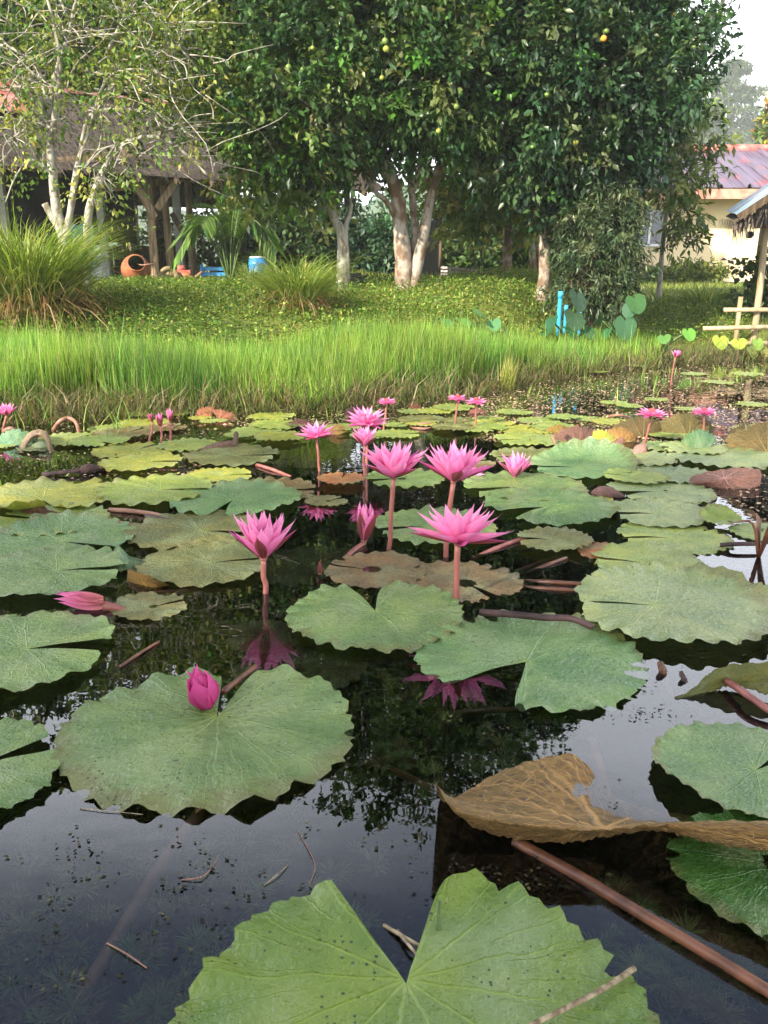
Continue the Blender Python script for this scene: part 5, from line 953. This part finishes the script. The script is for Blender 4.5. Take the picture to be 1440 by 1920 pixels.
def flower(kind, hx, hy, w, bx, by, label, tilt=(0, 0), h=None, group=None, seed=None, pets=None, sep=None, stemr=None, deepen=False):
    q = random.Random(int(hx*3+hy)); wt = P(bx, by); head = PD(hx, hy, wt.y); wh, stam = KIND[kind]
    e0 = max(wh[1][1], 0); L_ = S(w/2, head)/(math.cos(math.radians(min(e0, 70)))*.85) if h is None else S(h, head)
    th = thing('water_lily_flower', wt, label, 'flower', group); rs = stemr or max(.0045, L_*.055)
    dn = Vector((q.uniform(-.12, .12), q.uniform(-.05, .15), -.38)); 
    if (head-wt).length > .012:
        path = smooth_path([wt+dn, wt+dn*.4, wt, wt.lerp(head, .5)+Vector((q.uniform(-.004, .004), 0, 0)), head], 4); MB().add(*tube(path, [rs]*len(path), 9)).build('stem', 'stem_pink', th)
    T = Matrix.Translation(head)@Matrix.Rotation(math.radians(tilt[0]), 4, 'Y')@Matrix.Rotation(math.radians(tilt[1]), 4, 'X')
    MB().add(*lathe([(rs*.9, -.02*L_), (.06*L_, .0), (.085*L_, .04*L_), (.05*L_, .07*L_), (0, .075*L_)], 12, T)).build('receptacle', 'stem_pink', th)
    a0 = q.uniform(0, 6.28)
    for wi, (n_, el, ln, br_) in enumerate(wh):
        a0 += math.pi/n_ if wi else 0
        for k in range(n_):
            a = a0+2*math.pi*k/n_+q.uniform(-.09, .09); e = math.radians(el+q.uniform(-5, 5)*(.4 if kind in ('bud',) else 1)); sc = L_*ln*q.uniform(.93, 1.06)
            ms = (sep or SEP) if wi == 0 else q.choice(pets or PET)
            o = bpy.data.objects.new('sepal' if wi == 0 else 'petal', ms); col.objects.link(o)
            M = T@Matrix.Rotation(a, 4, 'Z')@Matrix.Translation((br_*L_, 0, .03*L_))@Matrix.Rotation(-e, 4, 'Y')@Matrix.Rotation(q.uniform(-.12, .12), 4, 'X')
            lo, ro, _ = M.decompose(); o.location = lo; o.rotation_mode = 'QUATERNION'; o.rotation_quaternion = ro; o.scale = (sc, sc*q.uniform(.9, 1.12), sc); o.parent = th; o.matrix_parent_inverse = Matrix.Translation(-wt)
    if stam:
        o = bpy.data.objects.new('stamens', STAM); col.objects.link(o); lo, ro, _ = T.decompose(); o.location = lo+Vector((0, 0, .05*L_)); o.rotation_mode = 'QUATERNION'; o.rotation_quaternion = ro; s_ = L_*1.2; o.scale = (s_, s_, s_); o.parent = th; o.matrix_parent_inverse = Matrix.Translation(-wt)
    return th
flower('wide', 858, 1022, 178, 855, 1130, 'widest pink water lily fully open with one petal drooping, over the brown pad', (3, -14))
flower('cup', 850, 905, 124, 836, 1044, 'tall open pink water lily with raised cupped petals, right of a taller-stemmed twin', (4, 2))
flower('cup', 738, 898, 116, 729, 1030, 'tall open pink water lily with one dark striped sepal in front', (-2, 4))
flower('half', 494, 1050, 112, 498, 1112, 'half-open pink water lily with maroon outer sepals standing alone in dark water', (2, 0))
flower('tulip', 683, 1016, 40, 683, 1022, 'closed pink water lily bud with brown striped sepals above the brown pad', (2, 0), h=74, pets=PETB, sep=SEPB)
flower('half', 684, 838, 50, 683, 896, 'small pink water lily below the one on the highest stem', (0, 2))
flower('wide', 686, 798, 80, 688, 874, 'open pink water lily on the highest stem above a smaller one', (3, 4))
flower('wide', 593, 822, 72, 599, 883, 'sunlit open pink water lily left of the pair of stacked flowers', (-4, -4))
flower('half', 965, 896, 60, 965, 902, 'cup-shaped pink water lily sitting low on the green pads', (0, 3))
flower('flat', 725, 756, 36, 719, 806, 'small flat pale pink flower, alone behind the highest stem', (0, 0))
flower('flat', 858, 750, 38, 854, 797, 'small flat pale pink flower, left of a close pair', (3, 0))
flower('flat', 893, 756, 40, 890, 803, 'small flat pale pink flower, right of a close pair', (-2, 0))
flower('flat', 1221, 780, 55, 1209, 842, 'flat pink flower with a salmon centre on a leaning stem over the rolled tan leaf', (3, 0))
flower('flat', 1320, 776, 46, 1317, 824, 'flat pale pink flower over the blue-green folded leaf', (0, 0))
flower('cup', 12, 780, 42, 5, 810, 'pink water lily at the left edge of the pond beside the arching dead leaf', (0, 0))
flower('tulip', 301, 800, 20, 303, 832, 'closed pink bud, the lower of two on close stems', (-4, 0), h=26, pets=PETB, sep=SEPB)
flower('tulip', 319, 792, 20, 321, 831, 'closed pink bud, the higher of two on close stems', (3, 0), h=26, pets=PETB, sep=SEPB)
flower('tulip', 286, 792, 14, 280, 830, 'thin withered red bud leaning beside two pink buds', (-18, 0), h=18, pets=PETW, sep=SEPB, stemr=.005)
flower('half', 1266, 671, 20, 1258, 722, 'tiny far pink flower before the bank grass on the right', (12, 0))
flower('plump', 391, 1327, 70, 393, 1331, 'dark pink round bud resting on the large green pad', (-10, 12), h=84, pets=[petal_mesh('petal', .62, .95, 'petal_deep')], sep=petal_mesh('sepal', .66, 1.0, 'petal_deep'))
flower('bud', 600, 1076, 15, 600, 1080, 'small brown pointed bud just breaking the water', (0, 0), h=24, pets=[SEPB], sep=SEPB)
# flowers lying on the water
def lying(px, py, L, yaw, label, pets, n_=9, spread=.16):
    c = P(px, py); th = thing('fallen_flower', c, label, 'flower'); Ln = S(L, c)
    for k in range(n_):
        o = bpy.data.objects.new('petal', R.choice(pets)); col.objects.link(o); o.location = c+Vector((0, 0, .006+.003*k)); o.rotation_euler = (R.uniform(-1.5, 1.5), -R.uniform(0, .16), math.radians(yaw)+R.uniform(-spread, spread)); s_ = Ln*R.uniform(.85, 1); o.scale = (s_, s_, s_); o.parent = th; o.matrix_parent_inverse = Matrix.Translation(-c)
    d = Vector((math.cos(math.radians(yaw)), math.sin(math.radians(yaw)), 0)); MB().add(*tube([c+Vector((0, 0, .008)), c-d*Ln*.25+Vector((0, 0, .004)), c-d*Ln*.6+Vector((0, 0, -.01))], [.012, .008, .006], 8)).build('stem', 'stem_pink', th)
lying(196, 1143, 92, 180, 'fallen pink flower lying closed on the water', PETW, 8, .03)
lying(878, 897, 34, 0, 'pink spent flower floating beside the cup-shaped one', PETB, 9, .3)

# ------------------------------------------------------------------ stalks in and on the water
def stalk(pts, r, mat, label, r1=None, cat='stalk'):
    path = smooth_path(Z(pts), 6); o = MB().add(*tube(path, lerp_list(r, r1 or r*.85, len(path)), 10)).build('lily_stalk', mat); rebase(o); return tag(o, label, cat)
stalk([(965, 1578, .0), (1080, 1640, .004), (1200, 1712, .006), (1330, 1790, .006), (1500, 1895, .004)], .0075, 'stem_brown', 'thick brown stalk running from the big withered leaf out over the water')
stalk([(400, 1490, -.006), (370, 1530, -.008), (290, 1640, -.02), (200, 1790, -.035), (120, 1915, -.05)], .009, 'stem_old', 'pink stalk sinking under water in front of the pad with the bud')
stalk([(1110, 1390, -.02), (1125, 1440, -.016), (1140, 1500, -.012), (1148, 1545, -.012)], .0085, 'stem_old', 'pale pink stalk under water behind the big withered leaf')
stalk([(690, 1425, -.06), (760, 1455, -.03), (850, 1498, -.02)], .006, 'stem_brown', 'brown sunken stalk leading to the withered leaf tip')
stalk([(1362, 1276, .012), (1400, 1302, .02), (1450, 1338, .012), (1520, 1390, -.01)], .0065, 'stem_pink', 'stalk of the lifted olive leaf slanting to the right')
stalk([(420, 1296, .02), (450, 1272, .012), (490, 1242, -.01)], .0055, 'stem_brown', 'short brown stalk running from the dark pink bud over the notch')
stalk([(885, 1050, -.01), (930, 1028, .002), (985, 1008, .004)], .0065, 'stem_pink', 'pink stalk behind the widest flower')
stalk([(985, 1076, -.01), (1030, 1058, .002), (1062, 1046, .003)], .0055, 'stem_brown', 'brown stalk under the small flat olive-brown pad')
stalk([(960, 1090, -.01), (1040, 1092, .002), (1120, 1098, .0)], .006, 'stem_brown', 'upper of two straight brown stalks leading to the pale pad')
stalk([(960, 1102, -.01), (1030, 1104, .002), (1080, 1108, .0)], .006, 'stem_brown', 'lower of two straight brown stalks leading to the pale pad')
stalk([(970, 1070, -.02), (1040, 1048, -.015), (1090, 1060, -.02)], .005, 'stem_pink', 'sunken pink stalk crossing under the olive-brown pad')
stalk([(480, 871, .004), (510, 880, .006), (545, 894, -.002)], .0065, 'stem_pink', 'sunlit pink stalk lying on the water beside the dull green pad')
stalk([(290, 1112, -.01), (360, 1108, -.006), (450, 1106, -.02)], .006, 'stem_pink', 'sunken pink stalk beside the ragged grey leaf')
stalk([(640, 1062, -.01), (660, 1035, .0), (683, 1018, .004)], .007, 'stem_pink', 'slanting stalk under the closed pink bud')
stalk([(900, 1148, .018), (960, 1152, .024), (1020, 1158, .026), (1070, 1160, .026), (1112, 1176, .02)], .0075, 'stem_dark', 'dark gnarled stick lying across the two-toned pad')
stalk([(830, 1340, -.04), (900, 1334, -.02), (1000, 1328, -.03)], .006, 'stem_brown', 'sunken brown stalk below the reflected flower')
stalk([(1275, 1305, -.01), (1320, 1345, -.02), (1385, 1395, -.05)], .008, 'stem_brown', 'sunken brown stalk under the lifted olive leaf')
stalk([(1260, 1372, -.005), (1300, 1378, .002), (1345, 1388, -.005)], .0045, 'stem_dark', 'thin dark stick behind the mint-green pad')
stalk([(100, 806, .0), (112, 790, .05), (128, 784, .06), (142, 792, .05), (149, 813, .0)], .009, 'stem_old', 'arching pinkish stalk looping out of the water on the left')
stalk([(8, 808, .01), (20, 803, .03), (35, 807, .01)], .009, 'stem_old', 'low bent stalk beside the flower at the left edge')
stalk([(80, 890, .004), (120, 886, .012), (160, 880, .014), (195, 876, .006)], .009, 'petal_deep' if False else 'stem_dark', 'long maroon stalk lying on the water')
stalk([(305, 802, .01), (312, 798, .03), (325, 796, .02), (322, 806, .004)], .006, 'stem_old', 'small looped stalk behind the two closed buds')
stalk([(768, 799, .0), (795, 794, .02), (822, 798, .0)], .006, 'stem_old', 'upper arc of a looped stalk far out on the pond')
stalk([(768, 800, .0), (795, 804, .006), (822, 799, .0)], .006, 'stem_old', 'lower arc of a looped stalk far out on the pond')
stalk([(1135, 783, .0), (1160, 778, .03), (1185, 784, .0)], .007, 'stem_old', 'low arching brown stalk left of the flat pink flower')
stalk([(1034, 815, .05), (1040, 828, .03), (1045, 842, .0)], .005, 'stem_old', 'thin stalk of the golden-brown lifted leaf')
stalk([(1060, 815, .03), (1078, 838, .03), (1090, 860, .01)], .010, 'stem_dark', 'dark twisted stalk in front of the reticulated leaf')
stalk([(1350, 1022, .01), (1380, 1020, .016), (1420, 1020, .016)], .006, 'stem_dark', 'dark stick floating before the dry shoot')
stalk([(225, 1250, .002), (262, 1225, .004), (298, 1203, .002)], .003, 'stem_brown', 'thin brown twig in the dark water left of the half-open flower')
stalk([(1190, 1815, .024), (1120, 1860, .02), (990, 1925, .02)], .003, 'thatch_straw', 'pale straw lying across the largest pad')
stalk([(720, 1735, .0), (760, 1758, .006), (815, 1790, .003)], .0022, 'thatch_straw', 'dry straw floating in the wide notch, farther one')
stalk([(745, 1745, .004), (765, 1770, .008), (790, 1800, .003)], .0018, 'thatch_straw', 'dry straw floating in the wide notch, nearer one')
stalk([(822, 1760, .003), (823, 1725, .02), (824, 1690, .03)], .0025, 'stem_green', 'green grass stem at the notch of the largest pad')

stalk([(205, 956, .004), (245, 958, .008), (290, 964, .006), (318, 972, .003)], .007, 'stem_old', 'flat tan stick floating between the curled-edge pad and the bluish notched pad')
stalk([(195, 972, .002), (230, 980, .005), (262, 990, .002)], .005, 'stem_brown', 'brown twig floating nearer than the flat tan stick')
stalk([(275, 968, .003), (295, 972, .006), (318, 977, .003)], .008, 'stem_dark', 'short dark stick beside the flat tan stick')
stalk([(560, 1560, .001), (590, 1620, .002), (580, 1660, .001)], .0006, 'stem_old', 'thin curved fibre floating in front of the pad with the bud')
stalk([(150, 1516, .001), (200, 1520, .002), (268, 1527, .001)], .0006, 'thatch_straw', 'thin pale straw floating left of the sinking pink stalk')
stalk([(495, 1660, .001), (520, 1640, .003), (540, 1622, .001)], .0007, 'thatch_straw', 'thin pale straw floating over the sunken weed')
stalk([(200, 1768, .001), (240, 1790, .003), (275, 1815, .001)], .0009, 'stem_old', 'brown straw crossing the sinking pink stalk')
stalk([(340, 1650, .001), (385, 1640, .003), (420, 1590, -.004)], .0008, 'stem_old', 'thin brown runner among the floating flecks')
# ------------------------------------------------------------------ water weed and floating bits
cs = []
for _ in range(150): cs.append((R.uniform(0, 720), R.uniform(1520, 1920), R.uniform(-.10, -.012)))
for _ in range(70): cs.append((R.uniform(700, 1060), R.uniform(1290, 1450), R.uniform(-.09, -.012)))
for _ in range(90): cs.append((R.uniform(1120, 1440), R.uniform(1660, 1920), R.uniform(-.10, -.012)))
for _ in range(60): cs.append((R.uniform(0, 760), R.uniform(1120, 1340), R.uniform(-.12, -.03)))
for _ in range(16): cs.append((R.uniform(0, 110), R.uniform(1700, 1800), R.uniform(-.03, -.008)))
pos, dr, L_, cc = [], [], [], []
for px, py, z in cs:
    c = P(px, py, z); sh_ = R.uniform(.012, .032); k = 70; base = R.choice([(.17, .26, .08), (.24, .30, .13), (.24, .19, .10), (.13, .2, .06)])
    for _ in range(k):
        d = np.array([R.gauss(0, 1), R.gauss(0, 1), abs(R.gauss(0, .5))]); d /= np.linalg.norm(d); pos.append(c); dr.append(d); L_.append(sh_*R.uniform(.7, 1.1)); cc.append(base)
n = len(pos); V, F, C = leaves(np.array(pos), np.array(dr), RNG.normal(size=(n, 3)), np.array(L_), np.full(n, .0022), np.array(cc)); keep = V[:, 2] > -.001; V[keep, 2] = -.001
tag(link('water_weed', mesh_np('water_weed', V, F, C), 'weed'), 'feathery water weed growing just under the surface', 'water weed', kind='stuff')
pos, L_, cc = [], [], []
def bits(n_, x0, x1, y0, y1, s0, s1, pal):
    for _ in range(n_):
        p = P(R.uniform(x0, x1), R.uniform(y0, y1)); p.z = R.uniform(.0005, .004); pos.append(p); L_.append(R.uniform(s0, s1)); cc.append(R.choice(pal))
DK = [(.012, .010, .006), (.02, .017, .01), (.04, .04, .015), (.09, .08, .035)]; PK = [(.36, .23, .16), (.42, .30, .21), (.27, .18, .12), (.22, .24, .08), (.30, .32, .11), (.15, .11, .06)]
def cl_bits(n_, px, py, sx, sy, s0, s1, pal):
    for _ in range(n_): p = P(R.gauss(px, sx), R.gauss(py, sy)); p.z = R.uniform(.0005, .004); pos.append(p); L_.append(R.uniform(s0, s1)); cc.append(R.choice(pal))
for px, py, sx, sy, n_ in ((140, 1600, 30, 25, 26), (30, 1600, 20, 10, 8), (160, 1645, 12, 5, 6), (350, 1580, 30, 20, 14), (310, 1670, 20, 12, 16), (380, 1630, 25, 14, 12), (200, 1650, 15, 6, 8), (575, 1555, 14, 14, 10), (500, 1490, 40, 6, 14), (60, 1760, 40, 25, 18), (480, 1680, 14, 8, 8), (600, 1500, 80, 20, 14), (1215, 1335, 30, 8, 20), (1215, 1295, 20, 5, 14), (1290, 1240, 25, 8, 10), (940, 1640, 90, 25, 120), (1180, 1340, 60, 12, 24), (1390, 1230, 40, 10, 10), (240, 1230, 90, 25, 30), (520, 1290, 60, 20, 14), (930, 1370, 40, 15, 10), (1150, 1480, 20, 40, 10)): cl_bits(n_, px, py, sx, sy, .002, .008, DK)
for k in range(40): cl_bits(R.randrange(3, 9), R.uniform(0, 720), R.uniform(1500, 1900), 14, 7, .002, .007, DK)
bits(12000, 900, 1500, 680, 830, .006, .020, PK[:3]+PK[:2]+PK); bits(2600, 380, 980, 745, 800, .008, .022, PK); bits(1500, -50, 420, 765, 900, .006, .02, PK+DK); bits(700, 1250, 1500, 880, 1000, .006, .02, PK[:3]+DK); bits(300, 600, 1100, 850, 960, .004, .012, DK)
n = len(pos); V, F, C = leaves(np.array(pos), np.stack([RNG.normal(size=n), RNG.normal(size=n), RNG.random(n)*.25], 1), np.tile([0, 0, 1.], (n, 1))+RNG.normal(0, .15, (n, 3)), np.array(L_), np.array(L_)*.6, np.clip(np.array(cc)*(1+RNG.normal(0, .2, (n, 1))), .01, .8), .1, .02)
tag(link('floating_weed', mesh_np('floating_weed', V, F, C), 'debris'), 'floating brown and green weed scraps on the water', 'water weed', kind='stuff')

# ------------------------------------------------------------------ morning haze
t = NT('haze_air'); pv = t.n('VolumePrincipled', {'Color': (.93, .96, 1.0, 1), 'Density': HAZE, 'Anisotropy': .1}); t.t.links.new(pv.outputs[0], t.out.inputs['Volume']); MATS['haze_air'] = t.m
mb = MB(); v = [(x, y, z) for x in (-245, 245) for y in (-75, 245) for z in (-1.9, 37)]
mb.add(v, [(0, 1, 3, 2), (4, 6, 7, 5), (0, 4, 5, 1), (2, 3, 7, 6), (0, 2, 6, 4), (1, 5, 7, 3)])
tag(mb.build('haze', 'haze_air', smooth=False), 'pale morning mist in the air', 'haze', kind='stuff')
